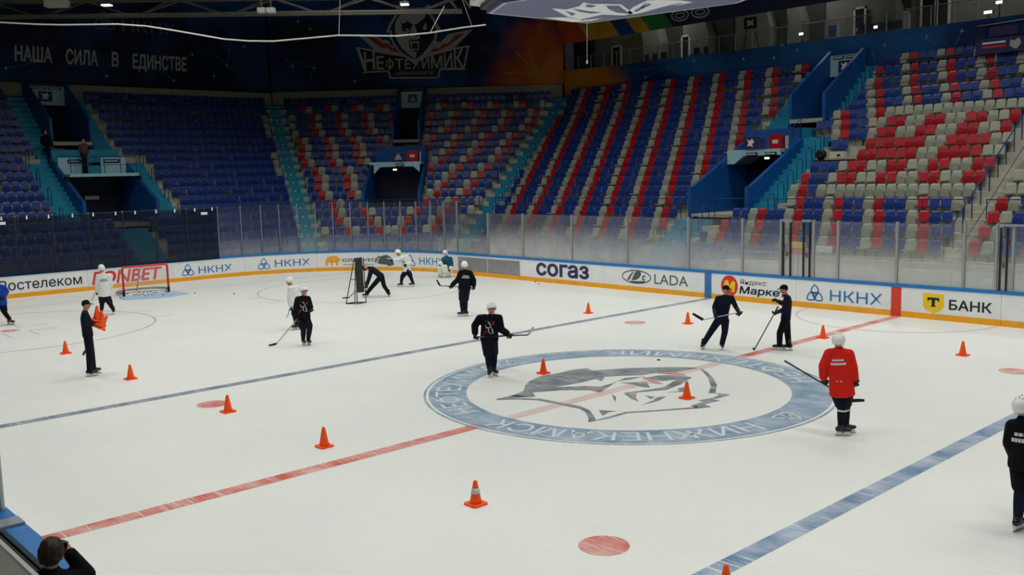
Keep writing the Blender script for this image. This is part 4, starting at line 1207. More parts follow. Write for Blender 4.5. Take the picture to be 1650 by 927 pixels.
rail([sp('side', -0.6, rd(i) - .5, rz(i)) for i in range(0, 15)], 'thin dark handrail on the right edge of the concrete aisle', posts=False, mids=(), h=0.45, r=.014)
rail([sp('side', -11.1, 5.0, 5.6), sp('side', -11.1, 5.9, 6.0), sp('side', -11.1, 6.7, 6.5)], 'short blue rail on the right of the far-side portal roof', h=.55)
rail(line('end', 1.35, 4.8, 4.35, 5.26, .9), 'blue guard rail on the end portal roof', h=.9)
rail([sp('side', -14.28, rd(i) - .3, rz(i)) for i in range(3, 9)], 'blue rail along the left edge of the far-side portal', mids=(), h=.75)

for n_, i in enumerate((12, 13, 14, 15, 16)):
    rail([sp('side', -9.95 + 1.45 * k, rd(i) - .62, rz(i)) for k in range(7)], 'dark blue rail in front of the %s row from the top, right block' % ordinal(17 - i), mids=(), h=.42, r=.018)
# walls and low partitions behind the glass
mb = MB(); mb.box((-7.6, 15.3, 0), (6.0, 15.42, 1.25), M_CONCW); mb.box((-7.6, 13.25, 0), (-7.5, 15.4, 1.25), M_CONCW); struct(mb.build('wall_bench'))
mb = MB(); mb.box((-7.2, 14.9, 0.02), (6.0, 15.25, 0.45), M_CONCW)
tag(mb.build('team_bench'), 'long pale players bench behind the far-side glass', 'bench')
mb = MB(); mb.tube([(-7.4, 14.2, 0), (-7.4, 14.2, 1.5), (-7.2, 14.2, 1.75), (-6.2, 14.2, 2.0), (-6.2, 14.2, 0)], .03, M_ALU, 6)
tag(mb.build('grab_rail', smooth=True), 'pale bent grab rail behind the glass at the bench end', 'handrail')
for x0, x1, z0, z1, m, lab in ((-4.35, -3.75, 1.9, 2.12, M_INKY, 'small yellow notice behind the glass by the black posts'), (-4.35, -3.75, 1.65, 1.88, M_INKR, 'small red notice below the yellow one behind the glass'),
                               (-3.35, -2.75, 1.8, 2.02, M_INKW, 'small white notice behind the glass right of the yellow one')):
    mb = MB(); mb.box((x0, 14.0, z0), (x1, 14.03, z1), m); mb.box(((x0 + x1) / 2 - .02, 14.03, 0), ((x0 + x1) / 2 + .02, 14.06, z1), M_ALU); tag(mb.build('notice'), lab, 'notice')
# low inner rail behind the penalty glass
rail([(x, 14.6, 0) for x in (-7, -5, -3, -1, 1, 3, 5)], 'thin grey rail standing behind the far-side glass', mids=(.6,), h=1.65, m=M_ALU, r=.016)

# the black speaker, its box and platform beside the teal stairs
mb = MB(); sbox(mb, 'side', -9.7, -7.75, 5.4, 6.3, 4.95, 5.0, M_BLKM); sbox(mb, 'side', -9.65, -9.55, 5.45, 5.55, 4.0, 4.95, M_BLKM); sbox(mb, 'side', -7.85, -7.75, 5.45, 5.55, 4.3, 4.95, M_BLKM)
tag(mb.build('platform'), 'black camera platform set among the seats by the teal stairs', 'platform')
root = empty('speaker', sp('side', -9.45, 5.7, 5.0)); tag(root, 'round black loudspeaker on the platform by the teal stairs', 'speaker')
mb = MB(); c = Vector(sp('side', -9.45, 5.7, 5.25)); mb.tube([c + Vector((0, -.18, 0)), c + Vector((0, -.1, 0)), c + Vector((0, .1, 0)), c + Vector((0, .2, 0))], [.17, .24, .22, .1], M_BLACK, 14); adopt(mb.build('body'), root)
mb = MB(); sbox(mb, 'side', -9.55, -9.35, 5.6, 5.8, 5.0, 5.1, M_BLACK); adopt(mb.build('foot'), root)
root = empty('socket_box', sp('side', -8.75, 5.9, 5.0)); tag(root, 'pale socket box on the black platform', 'box')
mb = MB(); sbox(mb, 'side', -9.1, -8.4, 5.8, 6.1, 5.0, 5.38, M_CONCW); adopt(mb.build('body'), root)
mb = MB(); sbox(mb, 'side', -8.72, -8.55, 5.785, 5.8, 5.15, 5.24, M_BLACK); adopt(mb.build('socket'), root)
# ================================================================= upper walls, balcony, roof
def on_plane(u, v, P0, N):
    d = ray(u, v); P0 = Vector(P0); N = Vector(N)
    return CAM + d * ((P0 - CAM).dot(N) / d.dot(N))
WD = 13.35
mb = MB(); sbox(mb, 'end', -16, 18.3, WD, WD + .3, 9.0, 17.6, M_CEIL); sbox(mb, 'end', -16, 18.0, WD - .35, WD, 9.6, 10.72, M_BEIGE); struct(mb.build('wall_end'))
mb = MB(); sbox(mb, 'corner', -10.4, 10.4, WD, WD + .3, 9.0, 17.6, M_CEIL); sbox(mb, 'corner', -10.2, 10.2, WD - .35, WD, 9.6, 10.78, M_BEIGE); struct(mb.build('wall_corner'))
mb = MB(); mb.box((-34.5, 36.6, 9.0), (14, 36.9, 17.6), M_WALLG); struct(mb.build('wall_far'))
mb = MB(); mb.box((-34.5, 33.06, 11.2), (14, 36.6, 11.42), M_CONC); struct(mb.build('floor_balcony'))
mb = MB(); mb.box((-60, -34, 17.6), (40, 50, 17.8), M_CEIL); struct(mb.build('ceiling'))
# walls that close the hall out of view
mb = MB(); mb.box((-60, -34, -0.03), (40, -33.7, 17.6), M_CEIL); struct(mb.build('wall_near'))
mb = MB(); mb.box((39.7, -34, -0.03), (40, 50, 17.6), M_CEIL); struct(mb.build('wall_right'))

# printed banners
def streaks(mb_, fn, pts, links, r=0.14):
    for a, b in pts:
        mb = MB(); mb.flat([(a + r * (1 if k % 2 == 0 else .35) * math.cos(PI * k / 4), b + r * (1 if k % 2 == 0 else .35) * math.sin(PI * k / 4)) for k in range(8)], fn, M_STAR)
        adopt(mb.build('light_point', fix=False), root)
    for (a, b), (c, d) in links:
        mb = MB(); ribbon(mb, [(a, b), (c, d)], 0.055, fn, M_STARL); adopt(mb.build('light_streak', fix=False), root)
M_BAN_E = banner_material('banner_end', '#111c33', '#1b5596')
M_BAN_C = banner_material('banner_corner', '#131f38', '#1d5fa8', ((-34.6, 32.3, 11.3), 4.3, '#b8421c', '#c9782a'))
M_BAN_S = banner_material('banner_side', '#122f60', '#2468a4', ((-32.0, 32.8, 11.0), 4.2, '#c4561c', '#d8922c'))
root = empty('wall_banner', sp('end', 1, WD, 10.8)); tag(root, 'dark navy banner over the end stand reading НАША СИЛА В ЕДИНСТВЕ', 'banner')
mb = MB(); sbox(mb, 'end', -16, 18.0, WD - .06, WD, 10.72, 17.5, M_BAN_E); adopt(mb.build('cloth'), root)
fE = lambda s, z: sp('end', s, WD - .07, z)
mb = MB()
def at_end(u, v): P = on_x(u, v, -34.6 - WD + .07); return P.y, P.z
for wd, x0, x1, zb in (('НАША', 24, 84, 98), ('СИЛА', 107, 158, 103), ('В', 180, 192, 106), ('ЕДИНСТВЕ', 214, 302, 111)):
    a0, z0 = at_end(x0, zb); a1, z1 = at_end(x1, zb + 2)
    mb = MB(); put_text(mb, wd, a0, a1, (z0 + z1) / 2, 0.86, fE, M_LOGOG, 0.035, 0.12); adopt(mb.build('lettering', fix=False), root)
mb = MB(); a0, z0 = at_end(150, 45); a1, _ = at_end(187, 45); b0, zz = at_end(197, 45); b1, _ = at_end(283, 45)
trefoil(mb, (a0 + a1) / 2, z0 + .5, .7, fE, mat('faint_grey', '#4b5866', .6)); adopt(mb.build('emblem', fix=False), root); mb = MB(); put_text(mb, 'НКНХ', b0, b1, z0 - .05, .72, fE, mat('faint_grey', '#4b5866', .6), 0.01); adopt(mb.build('lettering', fix=False), root)
mb = MB(); S = [at_end(*q) for q in ((365, 105), (10, 110), (172, 123), (280, 130), (393, 75), (345, 122), (310, 88))]
streaks(mb, fE, S, [(S[0], at_end(340, 80)), (S[0], at_end(395, 125)), (S[0], at_end(372, 70)), (S[1], at_end(60, 100)), (S[3], at_end(255, 110))])

root = empty('wall_banner', sp('corner', 0, WD, 10.8)); tag(root, 'dark corner banner with big grey wolf crest and orange burst', 'banner')
mb = MB(); sbox(mb, 'corner', -10.3, 10.3, WD - .06, WD, 10.78, 17.5, M_BAN_C); adopt(mb.build('cloth'), root)
CP = Vector(sp('corner', 0, WD - .07, 12)); CN = SECT['corner'][2]; CT = SECT['corner'][1]
def at_cor(u, v): P = on_plane(u, v, CP, CN); return (P - SECT['corner'][0]).dot(CT), P.z
lay = lambda k: (lambda s, z: sp('corner', s, WD - .07 - .006 * k, z))
def lc(q): return at_cor(560 + q[0] / 6.18, q[1] / 6.18)
LOGO = [
 (1, M_LOGOG, [(490,45),(480,140),(420,230),(380,330),(420,320),(415,380),(440,400),(450,450),(500,520),(580,580),(670,615),(760,570),(830,470),(880,410),(900,300),(940,310),(870,190),(835,140),(820,45),(790,50),(760,75),(620,80),(520,55)]),
 (2, M_LOGOD, [(510,75),(500,150),(445,240),(415,310),(445,300),(440,370),(465,420),(520,500),(600,560),(670,595),(740,550),(810,460),(860,390),(880,290),(850,200),(812,150),(800,70),(730,100),(590,105),(530,80)]),
 (3, M_LOGOG, [(545,120),(780,125),(775,170),(690,240),(650,245),(600,210),(560,235),(535,230),(545,300),(590,280),(620,300),(600,360),(640,400),(610,410),(620,480),(650,505),(690,520),(675,590),(610,545),(540,480),(490,400),(470,300),(480,210),(520,150)]),
 (4, M_LOGOG, [(660,240),(690,300),(680,370),(720,350),(720,385),(660,400),(610,370),(640,260)]),
 (3, M_LOGOG, [(745,285),(780,220),(790,290),(770,300)]),
 (4, M_LOGOG, [(620,415),(715,410),(710,500),(640,500)]), (5, M_LOGOD, [(640,430),(700,430),(700,490),(645,485)]),
 (4, M_LOGOD, [(590,205),(650,250),(640,275),(600,240)]), (4, M_LOGOD, [(535,235),(570,300),(590,285),(585,315),(545,310)]),
 (1, M_LOGOG, [(90,335),(280,350),(345,400),(400,400),(440,460),(480,470),(560,545),(270,505),(240,470)]),
 (2, M_LOGOR, [(190,368),(290,380),(350,430),(400,430),(450,480),(475,475),(520,520),(440,515),(400,480),(340,480)]),
 (1, M_LOGOG, [(1250,290),(1000,340),(930,420),(870,410),(780,545),(1050,490)]),
 (2, M_LOGOR, [(1170,330),(1080,350),(990,440),(950,440),(900,490),(870,470),(820,520),(900,510),(960,470),(1010,455)]),
 (3, M_LOGOG, [(80,465),(270,500),(560,545),(670,620),(780,550),(1040,480),(1215,450),(1165,690),(1215,695),(930,700),(910,780),(420,785),(400,715),(140,730),(170,715)]),
 (4, M_LOGOD, [(120,485),(270,520),(560,565),(670,640),(790,568),(1045,500),(1190,470),(1150,675),(915,680),(895,765),(435,768),(415,700),(190,712)])]
mb = MB()
for k, m, poly in LOGO: mb.flat([lc(q) for q in poly], lay(k), m)
adopt(mb.build('crest', fix=False), root)
mb = MB()
letters = 'НЕФТЕХИМИК'; n = len(letters)
xs = [160, 285, 375, 470, 565, 640, 735, 825, 955, 1055, 1165]; hs = [175, 130, 105, 100, 95, 95, 110, 125, 150, 190]
for k, chh in enumerate(letters):
    a0, z0 = lc((xs[k] + 8, 694 - k * 1.8)); a1, _ = lc((xs[k + 1] - 8, 694)); _, zt = lc((xs[k], 694 - k * 1.8 - hs[k]))
    put_text(mb, chh, a0, a1, z0, zt - z0, lay(6), M_LOGOG, 0.02)
a0, z0 = lc((472, 752)); a1, _ = lc((860, 748)); put_text(mb, 'НИЖНЕКАМСК', a0, a1, z0, 0.25, lay(6), M_LOGOG)
adopt(mb.build('lettering', fix=False), root)
mb = MB(); S = [at_cor(*q) for q in ((506, 110), (472, 107), (433, 132), (500, 46), (572, 131), (480, 35))]
streaks(mb, lay(1), S, [(S[0], at_cor(455, 95)), (S[0], at_cor(500, 130)), (S[1], at_cor(450, 80))])
mb = MB()
for q in ((830, 82), (852, 80), (812, 118), (888, 85)): ribbon(mb, [at_cor(867, 118), at_cor(*q)], .05, lay(1), M_GOLD)
adopt(mb.build('gold_streaks', fix=False), root)

# far-side fascia below the balcony
root = empty('wall_banner', (-20, 32.85, 10.2)); tag(root, 'long blue banner with light points below the far balcony', 'banner')
FY = 32.85
mb = MB()
mb.hexa([(-33.4, FY, 9.6), (-28, FY, 9.6), (-28, FY + .2, 9.6), (-33.4, FY + .2, 9.6), (-33.4, FY, 11.75), (-28, FY, 11.62), (-28, FY + .2, 11.62), (-33.4, FY + .2, 11.75)], M_BAN_S)
tz = lambda x: 11.62 - .12 * (x + 28) / 41
for k in range(20):
    xa, xb = -28 + 2.05 * k, -28 + 2.05 * (k + 1)
    mb.hexa([(xa, FY, 9.6), (xb, FY, 9.6), (xb, FY + .2, 9.6), (xa, FY + .2, 9.6), (xa, FY, tz(xa)), (xb, FY, tz(xb)), (xb, FY + .2, tz(xb)), (xa, FY + .2, tz(xa))], M_BAN_S)
adopt(mb.build('cloth'), root)
fS = lambda x, z: (x, FY - .012, z)
def at_side(u, v): P = on_y(u, v, FY - .012); return P.x, P.z
mb = MB(); S = [at_side(*q) for q in ((1008, 115), (1077, 108), (1040, 125), (982, 131), (1198, 95), (1118, 98), (1260, 73), (1284, 82), (1247, 93), (1425, 73), (1492, 60), (1550, 50), (1380, 48), (1310, 122))]
streaks(mb, fS, S, [(S[0], S[3]), (S[0], S[1]), (S[1], at_side(1105, 125)), (S[1], S[2]), (S[9], at_side(1440, 92)), (S[9], at_side(1380, 62)), (S[10], at_side(1430, 56)), (S[10], at_side(1512, 75)), (S[11], at_side(1538, 75)), (S[6], at_side(1300, 90)), (at_side(1140, 110), at_side(1165, 92))])
mb = MB()
for q in ((930, 122), (945, 120), (960, 130), (925, 137)): ribbon(mb, [at_side(944, 124), at_side(*q)], .05, fS, M_GOLD)
adopt(mb.build('gold_streaks', fix=False), root)

# sloping printed soffit over the balcony
root = empty('soffit_banner', (-20, 32.4, 13.4)); tag(root, 'sloping banner over the balcony, orange to yellow, green and navy', 'banner')
sf = lambda x, t: (x, 32.5 - 1.5 * t, 13.45 + 3.9 * t)
cuts = [(-33.0, 'soffit_orange', '#c8501e'), (-30.6, 'soffit_yellow', '#c99a1c'), (-27.9, 'soffit_blue', '#17468c'), (-26.6, 'soffit_yellow', '#c99a1c'), (-25.4, 'soffit_green', '#2f7f33'), (-23.6, 'soffit_navy', '#131f3f'), (13, None, None)]
for k in range(len(cuts) - 1):
    x0, nm, colr = cuts[k]; x1 = cuts[k + 1][0]; sl = 2.2 if k else 0.0; s2 = 2.2 if k < 5 else 0
    m = mat(nm, colr, .6, vary=.25, scale=.8); mb = MB()
    mb.hexa([sf(x0, 0), sf(x1, 0), (x1, 32.62, 13.47), (x0, 32.62, 13.47), sf(x0 - sl, 1), sf(x1 - s2, 1), (x1 - s2, 31.12, 17.36), (x0 - sl, 31.12, 17.36)], m)
    adopt(mb.build('colour_field'), root)
mb = MB(); fo = lambda x, z: (x, 32.5 - 1.5 * (z - 13.45) / 3.9 - .02, z)
P1 = on_plane(1112, 22, (0, 32.48, 13.5), (0, 3.9, 1.5)); 
for dx in (-.75, .75): mb = MB(); ribbon(mb, ell(P1.x + dx, P1.z, .62, .3), .09, fo, M_LOGOG, True); ribbon(mb, ell(P1.x + dx, P1.z, .34, .14), .07, fo, M_LOGOG, True); adopt(mb.build('emblem', fix=False), root)

# balcony: ribs, pillars, doors, railing
mb = MB(); mb.prism([(-33.9, 11.4), (-33.2, 11.4), (-33.4, 12.6), (-34.6, 13.6), (-35.2, 13.6), (-34.2, 12.4)], lambda x, z: (x, 33.0, z), lambda x, z: (x, 33.4, z), M_WALLG); struct(mb.build('pillar'))
def wall_x(u, y=36.6): return on_y(u, 60, y).x
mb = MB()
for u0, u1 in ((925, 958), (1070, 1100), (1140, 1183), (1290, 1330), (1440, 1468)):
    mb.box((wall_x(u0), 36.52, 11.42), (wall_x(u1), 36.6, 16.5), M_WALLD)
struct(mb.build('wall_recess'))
for u0, u1 in ((1036, 1068), (1112, 1146), (1205, 1245), (1268, 1296), (1420, 1447)):
    x0, x1 = wall_x(u0, 35.9), wall_x(u1, 35.9); mb = MB()
    mb.prism([(x0 + .25, 11.42), (x1, 11.42), (x1, 13.2), (x1 - .3, 14.2), (x1 - .9, 15.2), (x0 - .4, 15.2), (x0 + .1, 14.2), (x0 + .25, 13.2)], lambda x, z: (x, 35.6, z), lambda x, z: (x, 36.5, z), M_WALLG)
    struct(mb.build('pillar'))
def door_on(u0, u1, lab, pane=True, white=False, z1=13.4):
    x0, x1 = wall_x(u0, 36.5), wall_x(u1, 36.5)
    root = empty('balcony_door', ((x0 + x1) / 2, 36.5, 11.42)); tag(root, lab, 'door')
    mb = MB(); mb.box((x0 - .12, 36.4, 11.42), (x0, 36.5, z1 + .1), M_CONCW); mb.box((x1, 36.4, 11.42), (x1 + .12, 36.5, z1 + .1), M_CONCW); mb.box((x0 - .12, 36.4, z1), (x1 + .12, 36.5, z1 + .12), M_CONCW); adopt(mb.build('frame'), root)
    mb = MB(); mb.box((x0, 36.43, 11.42), (x1, 36.48, z1), M_CONCW if white else M_BLACK); adopt(mb.build('leaf'), root)
door_on(988, 1000, 'dark doorway with pale frame, leftmost on the balcony')
door_on(1101, 1111, 'narrow dark doorway behind the balcony chairs')
door_on(1379, 1393, 'dark doorway with pale frame near the white poster', z1=13.5)
door_on(1486, 1506, 'tall dark balcony window in a pale frame, left one', z1=13.9)
door_on(1511, 1527, 'tall dark balcony window in a pale frame, right one', z1=13.9)
door_on(1280, 1292, 'pale closed balcony cupboard door left of the poster', white=True, z1=12.9)
door_on(1445, 1463, 'pale closed balcony cupboard doors right of the poster', white=True, z1=12.9)
mb = MB(); x0, x1 = on_y(1331, 50, 33.2).x, on_y(1353, 50, 33.2).x
mb.box((x0, 33.2, 11.42), (x1, 33.23, 12.45), M_CONCW); mb.box((x0 + .15, 33.17, 11.7), (x1 - .2, 33.2, 12.3), mat('poster_blue', '#2c5ea8', .6)); tag(mb.build('poster'), 'white poster with a blue figure on the balcony rail', 'poster')
xs = [-33.2 + 1.15 * k for k in range(27)]
root = empty('railing', (-18, 32.95, 11.5)); tag(root, 'long balcony railing with glass infill above the blue banner', 'railing')
mb = MB(); mb.tube([(x, 32.95, 12.55) for x in (xs[0], xs[-1])], .03, M_STEEL, 6); adopt(mb.build('top_rail'), root)
for x in xs:
    mb = MB(); mb.tube([(x, 32.95, 11.5), (x, 32.95, 12.55)], .028, M_ALU, 6); adopt(mb.build('post'), root)
mb = MB(); mb.box((xs[0], 32.94, 11.6), (xs[-1], 32.955, 12.45), M_GLASSB); adopt(mb.build('glass'), root)
def chair(u, y, n, lab):
    x = wall_x(u, y)
    root = empty('balcony_chair', (x, y, 11.42)); tag(root, lab, 'chair', 'dark chairs on the balcony')
    mb = MB(); mb.box((-.22, -.25, .40), (.22, .2, .46), M_DOOR); mb.build('seat', root)
    mb = MB(); mb.prism([(-.22, .42), (.22, .42), (.22, .82), (.15, .9), (-.15, .9), (-.22, .82)], lambda a, b: (a, .2, b), lambda a, b: (a, .25, b), M_DOOR); mb.build('backrest', root)
    for sx in (-.19, .19):
        for sy in (-.22, .2):
            mb = MB(); mb.tube([(sx, sy, 0), (sx, sy, .42)], .015, M_BLKM, 5); mb.build('leg', root)
for n, u in enumerate((1038, 1052, 1066, 1119, 1133, 1342, 1388, 1402, 1416, 1430, 1444)):
    chair(u, 34.3, n, 'dark balcony chair behind the railing, %s from the left' % ordinal(n + 1))
root = empty('display_stand', on_y(1208, 85, 33.3)); tag(root, 'black framed emblem board on splayed legs on the balcony', 'display')
c = on_y(1209, 37, 33.4)
mb = MB(); mb.box((c.x - .42, 33.38, c.z - .32), (c.x + .42, 33.44, c.z + .32), M_BLKM); adopt(mb.build('board'), root)
mb = MB(); g = lambda a, b: (c.x + a, 33.37, c.z + b); mb.flat([(-.28, .1), (-.1, .2), (.05, .1), (.28, .22), (.2, -.05), (.28, -.2), (.05, -.12), (-.25, -.2), (-.15, -.02)], g, M_LOGOG); adopt(mb.build('emblem', fix=False), root)
for dx, ex in ((-.25, -.55), (.25, .6)):
    mb = MB(); mb.tube([(c.x + dx, 33.45, c.z - .3), (c.x + ex, 33.45, 11.45)], .04, M_BLKM, 6); adopt(mb.build('leg'), root)
for u, v, y, w, lab in ((1291, 55, 33.1, .30, 'small glowing box for a lamp reflection in the balcony glass, leftmost'), (1411, 44, 33.1, .25, 'small glowing box for a lamp reflection in the balcony glass, second from left'), (1592, 20, 33.1, .42, 'larger glowing box for a lamp reflection near the upper right corner'), (1610, 4, 33.1, .34, 'glowing box for a lamp reflection at the very top right')):  # glowing boxes added in place of lamp reflections in the balcony glass
    P = on_y(u, v, y); root = empty('floodlight', P); tag(root, lab, 'lamp', 'glowing boxes for reflections on the balcony')
    mb = MB(); mb.box((P.x - w / 2, y, P.z - .07), (P.x + w / 2, y + .15, P.z + .09), M_BLKM); adopt(mb.build('housing'), root)
    mb = MB(); mb.box((P.x - w / 2 + .02, y - .02, P.z - .06), (P.x + w / 2 - .02, y, P.z + .08), M_LAMPD); adopt(mb.build('lamp_face'), root)
    mb = MB(); mb.box((P.x - .02, y + .05, 11.42), (P.x + .02, y + .10, P.z - .06), M_BLKM); adopt(mb.build('stem'), root)
# purple ribbon board over the top rows at the right
root = empty('ribbon_board', (-3, 31.3, 9.7)); tag(root, 'purple ribbon board with flag stripes and wolf head, upper right', 'sign')
mb = MB(); mb.box((-5.05, 31.3, 9.72), (4, 31.5, 10.42), M_SIGNP); adopt(mb.build('board'), root)
fr = lambda x, z: (x, 31.29, z)
mb = MB()
for k, m in enumerate((M_INKW, M_INKN, M_INKR)): mb.flat(rect(-4.75, 10.17 - .09 * k, -3.72, 10.25 - .09 * k), fr, m)
adopt(mb.build('flag', fix=False), root)
mb = MB(); mb.flat([(-3.55, 10.0), (-3.5, 10.28), (-3.35, 10.2), (-3.15, 10.33), (-3.05, 10.1), (-3.12, 9.95), (-3.25, 9.82), (-3.4, 9.9)], fr, M_LOGOG); adopt(mb.build('emblem', fix=False), root); mb = MB(); put_text(mb, 'В', -2.6, -2.2, 9.88, .42, fr, M_LOGOG, .04); adopt(mb.build('lettering', fix=False), root)
for x in (-4.2, -1.2, 2):
    mb = MB(); mb.box((x - .04, 31.5, 8.9), (x + .04, 31.58, 10.4), M_ALU); adopt(mb.build('post'), root)
root = empty('frame_panel', (-3.6, 31.6, 10.5)); tag(root, 'black metal frame with purple infill above the ribbon board', 'frame')
mb = MB(); mb.box((-4.6, 31.62, 10.55), (-3.35, 31.66, 10.95), M_SIGNP); mb.box((-3.1, 31.62, 10.6), (-1, 31.66, 11.0), M_SIGNP); adopt(mb.build('infill'), root)
mb = MB(); mb.tube([(-4.9, 31.6, 10.4), (-5.2, 31.6, 10.9), (-5.1, 31.6, 11.05), (-4.65, 31.6, 11.05), (-3.2, 31.6, 11.1), (-1, 31.6, 11.15)], .05, M_BLKM, 6); mb.tube([(-4.65, 31.6, 11.05), (-4.65, 31.6, 10.45), (-1, 31.6, 10.5)], .05, M_BLKM, 6); adopt(mb.build('tube_frame'), root)

# ---------------------------------------------------------------- scoreboard over centre ice
HX = [(-2.6, -1.5), (-2.3, 1.4), (1.45, 2.1), (2.6, 1.5), (2.3, -1.4), (-1.45, -2.1)]
ZB = 8.25
root = empty('scoreboard', (0, 0, ZB)); tag(root, 'hanging scoreboard with white wolf emblem on its lilac underside', 'scoreboard')
mb = MB(); mb.prism(HX, lambda a, b: (a, b, ZB), lambda a, b: (a * 1.01, b * 1.01, ZB + .12), mat('lilac_panel', '#5f6484', .5, vary=.05)); adopt(mb.build('underside'), root)
mb = MB(); n = 6
ribbon(mb, [(a * .97, b * .97) for a, b in HX], .05, lambda a, b: (a, b, ZB - .004), M_CONCW, True); adopt(mb.build('edge_trim', fix=False), root)
mb = MB(); mb.prism([(a * 1.13, b * 1.13) for a, b in HX], lambda a, b: (a, b, ZB + .2), lambda a, b: (a, b, ZB + 3.2), mat('scoreboard_beige', '#c3c0b4', .5, vary=.04)); adopt(mb.build('housing'), root)
mb = MB(); mb.prism([(a * 1.05, b * 1.05) for a, b in HX], lambda a, b: (a, b, ZB + .1), lambda a, b: (a, b, ZB + .22), M_BLKM); adopt(mb.build('gap_frame'), root)
mb = MB(); mb.tube([(0, 0, ZB + 3.2), (0, 0, 17.6)], .12, M_STEEL, 8); adopt(mb.build('hanger'), root)
def at_sb(q): P = on_z(740 + q[0] / 3.3, q[1] / 3.3, ZB - .006); return P.x, P.y
sb1 = lambda a, b: (a, b, ZB - .006); sb2 = lambda a, b: (a, b, ZB - .010)
mb = MB()
mb.flat([at_sb(q) for q in [(490,44),(570,50),(640,32),(660,12),(700,20),(860,22),(925,70),(880,82),(760,78),(640,105),(575,88)]], sb1, M_INKW)
mb.flat([at_sb(q) for q in [(450,93),(575,92),(650,108),(770,95),(700,112),(600,118),(520,105)]], sb1, M_INKW)
mb.flat([at_sb(q) for q in [(890,72),(920,40),(960,20),(1000,2),(1080,0),(1180,2),(1245,12),(1100,40),(930,76)]], sb1, M_INKW)
for poly in ([(780,30),(850,30),(908,74),(835,66),(795,48)], [(600,45),(690,60),(760,66),(700,72),(640,62)], [(680,22),(730,30),(700,40),(670,34)], [(560,56),(620,72),(600,84)], [(930,55),(1010,18),(1020,24),(940,64)], [(985,62),(1120,28),(1200,12),(1130,34)], [(960,40),(990,16),(1000,12),(975,42)]):
    mb.flat([at_sb(q) for q in poly], sb2, MATS['lilac_panel'])
adopt(mb.build('emblem', fix=False), root)

# ---------------------------------------------------------------- roof trusses, lamps and the hanging hose
def at_d(u, v, d): return CAM + ray(u, v) * d
def truss(p0, p1, h, n, label, r=.065):
    root = empty('roof_truss', p0); tag(root, label, 'truss', 'steel roof trusses')
    up = Vector((0, 0, h)); side = (p1 - p0).cross(Vector((0, 0, 1))).normalized() * .7
    for nm, o in (('chord', Vector()), ('chord', up), ('chord', up + side), ('chord', side)):
        mb = MB(); mb.tube([p0 + o, p1 + o], r, M_STEEL, 6); adopt(mb.build(nm), root)
    for k in range(n):
        a = p0.lerp(p1, k / n); b = p0.lerp(p1, (k + .5) / n); c = p0.lerp(p1, (k + 1) / n)
        mb = MB(); mb.tube([a + up, b, c + up], r * .7, M_STEEL, 5); mb.tube([a + up + side, b, c + up + side], r * .5, M_STEEL, 5); adopt(mb.build('web'), root)
    return root
truss(at_d(-160, 31, 50), at_d(745, 20, 50), .78, 6, 'steel roof truss across the upper left, lower and nearer one', .075)
truss(at_d(-160, 4, 53), at_d(745, -4, 53), .9, 7, 'steel roof truss across the upper left, partly above the frame')
truss(at_d(758, 12, 46), at_d(640, -140, 36), .8, 5, 'steel roof truss meeting the scoreboard at the top edge')
def flood(u, v, d, w, h, label, lit=True):
    P = at_d(u, v, d); root = empty('floodlight', P); tag(root, label, 'lamp')
    rx = Vector((.68, .733, 0)); dy = Vector((-.733, .68, 0))
    def bx(a, b, c, e, z0, z1, m, nm):
        mb = MB(); q = [rx * a + dy * c, rx * b + dy * c, rx * b + dy * e, rx * a + dy * e]
        mb.hexa([P + x + Vector((0, 0, z0)) for x in q] + [P + x + Vector((0, 0, z1)) for x in q], m); adopt(mb.build(nm), root)
    bx(-w / 2, w / 2, -.2, .2, 0, h, M_CONCW if not lit else M_STEEL, 'housing')
    bx(-w / 2 * .9, w / 2 * .9, -.18, .18, -.03, 0, M_LAMP if lit else M_CONCW, 'lamp_face')
    bx(-.03, .03, -.03, .03, h, 17.6 - P.z, M_STEEL, 'hanger')
mbp = flood(92, 11, 48, 1.15, .32, 'big pale floodlight housing hanging at the upper left', False)
flood(172, 8, 48, .5, .12, 'small lit floodlight right of the big pale one')
flood(652, 7, 48, .45, .12, 'small lit floodlight above the wolf crest')
flood(422, 20, 48, .38, .22, 'small white box light under the truss, left of a pair', False)
flood(437, 20, 48, .38, .22, 'small white box light under the truss, right of a pair', False)
hp = [at_d(u, v, 40) for u, v in ((-60, 35), (0, 36), (55, 39), (100, 40), (190, 39), (235, 42), (280, 49), (320, 56), (360, 63), (400, 66), (440, 66.5), (490, 62), (545, 57), (590, 57.5), (640, 58), (693, 53), (745, 44.5), (783, 40))]
root = empty('hanging_hose', hp[6]); tag(root, 'thin pale hose swagged across the upper left below the trusses', 'hose')
mb = MB(); mb.tube(hp, .03, M_CONCW, 6); adopt(mb.build('hose', smooth=True), root)
for u0, v0, u1, v1 in ((546, 57, 550, -60), (693, 53, 716, 10), (761, 43, 745, 0)):
    mb = MB(); mb.tube([at_d(u0, v0, 40), at_d(u1, v1, 40.5)], .012, M_ALU, 5); adopt(mb.build('hanger_wire'), root)
for u, v, u2, lab in ((946, 100, 946, 'thin wire with a small lamp hanging before the balcony'),):
    root = empty('pendant_wire', at_d(u, v, 43)); tag(root, lab, 'wire')
    mb = MB(); mb.tube([at_d(u, v, 43), at_d(u2, 10, 43)], .012, M_ALU, 5); adopt(mb.build('wire'), root)
    mb = MB(); c = at_d(u, v, 43); mb.lathe([(.02, -.08), (.05, -.04), (.05, .04), (.02, .08)], M_CONCW, 10, c); adopt(mb.build('weight'), root)
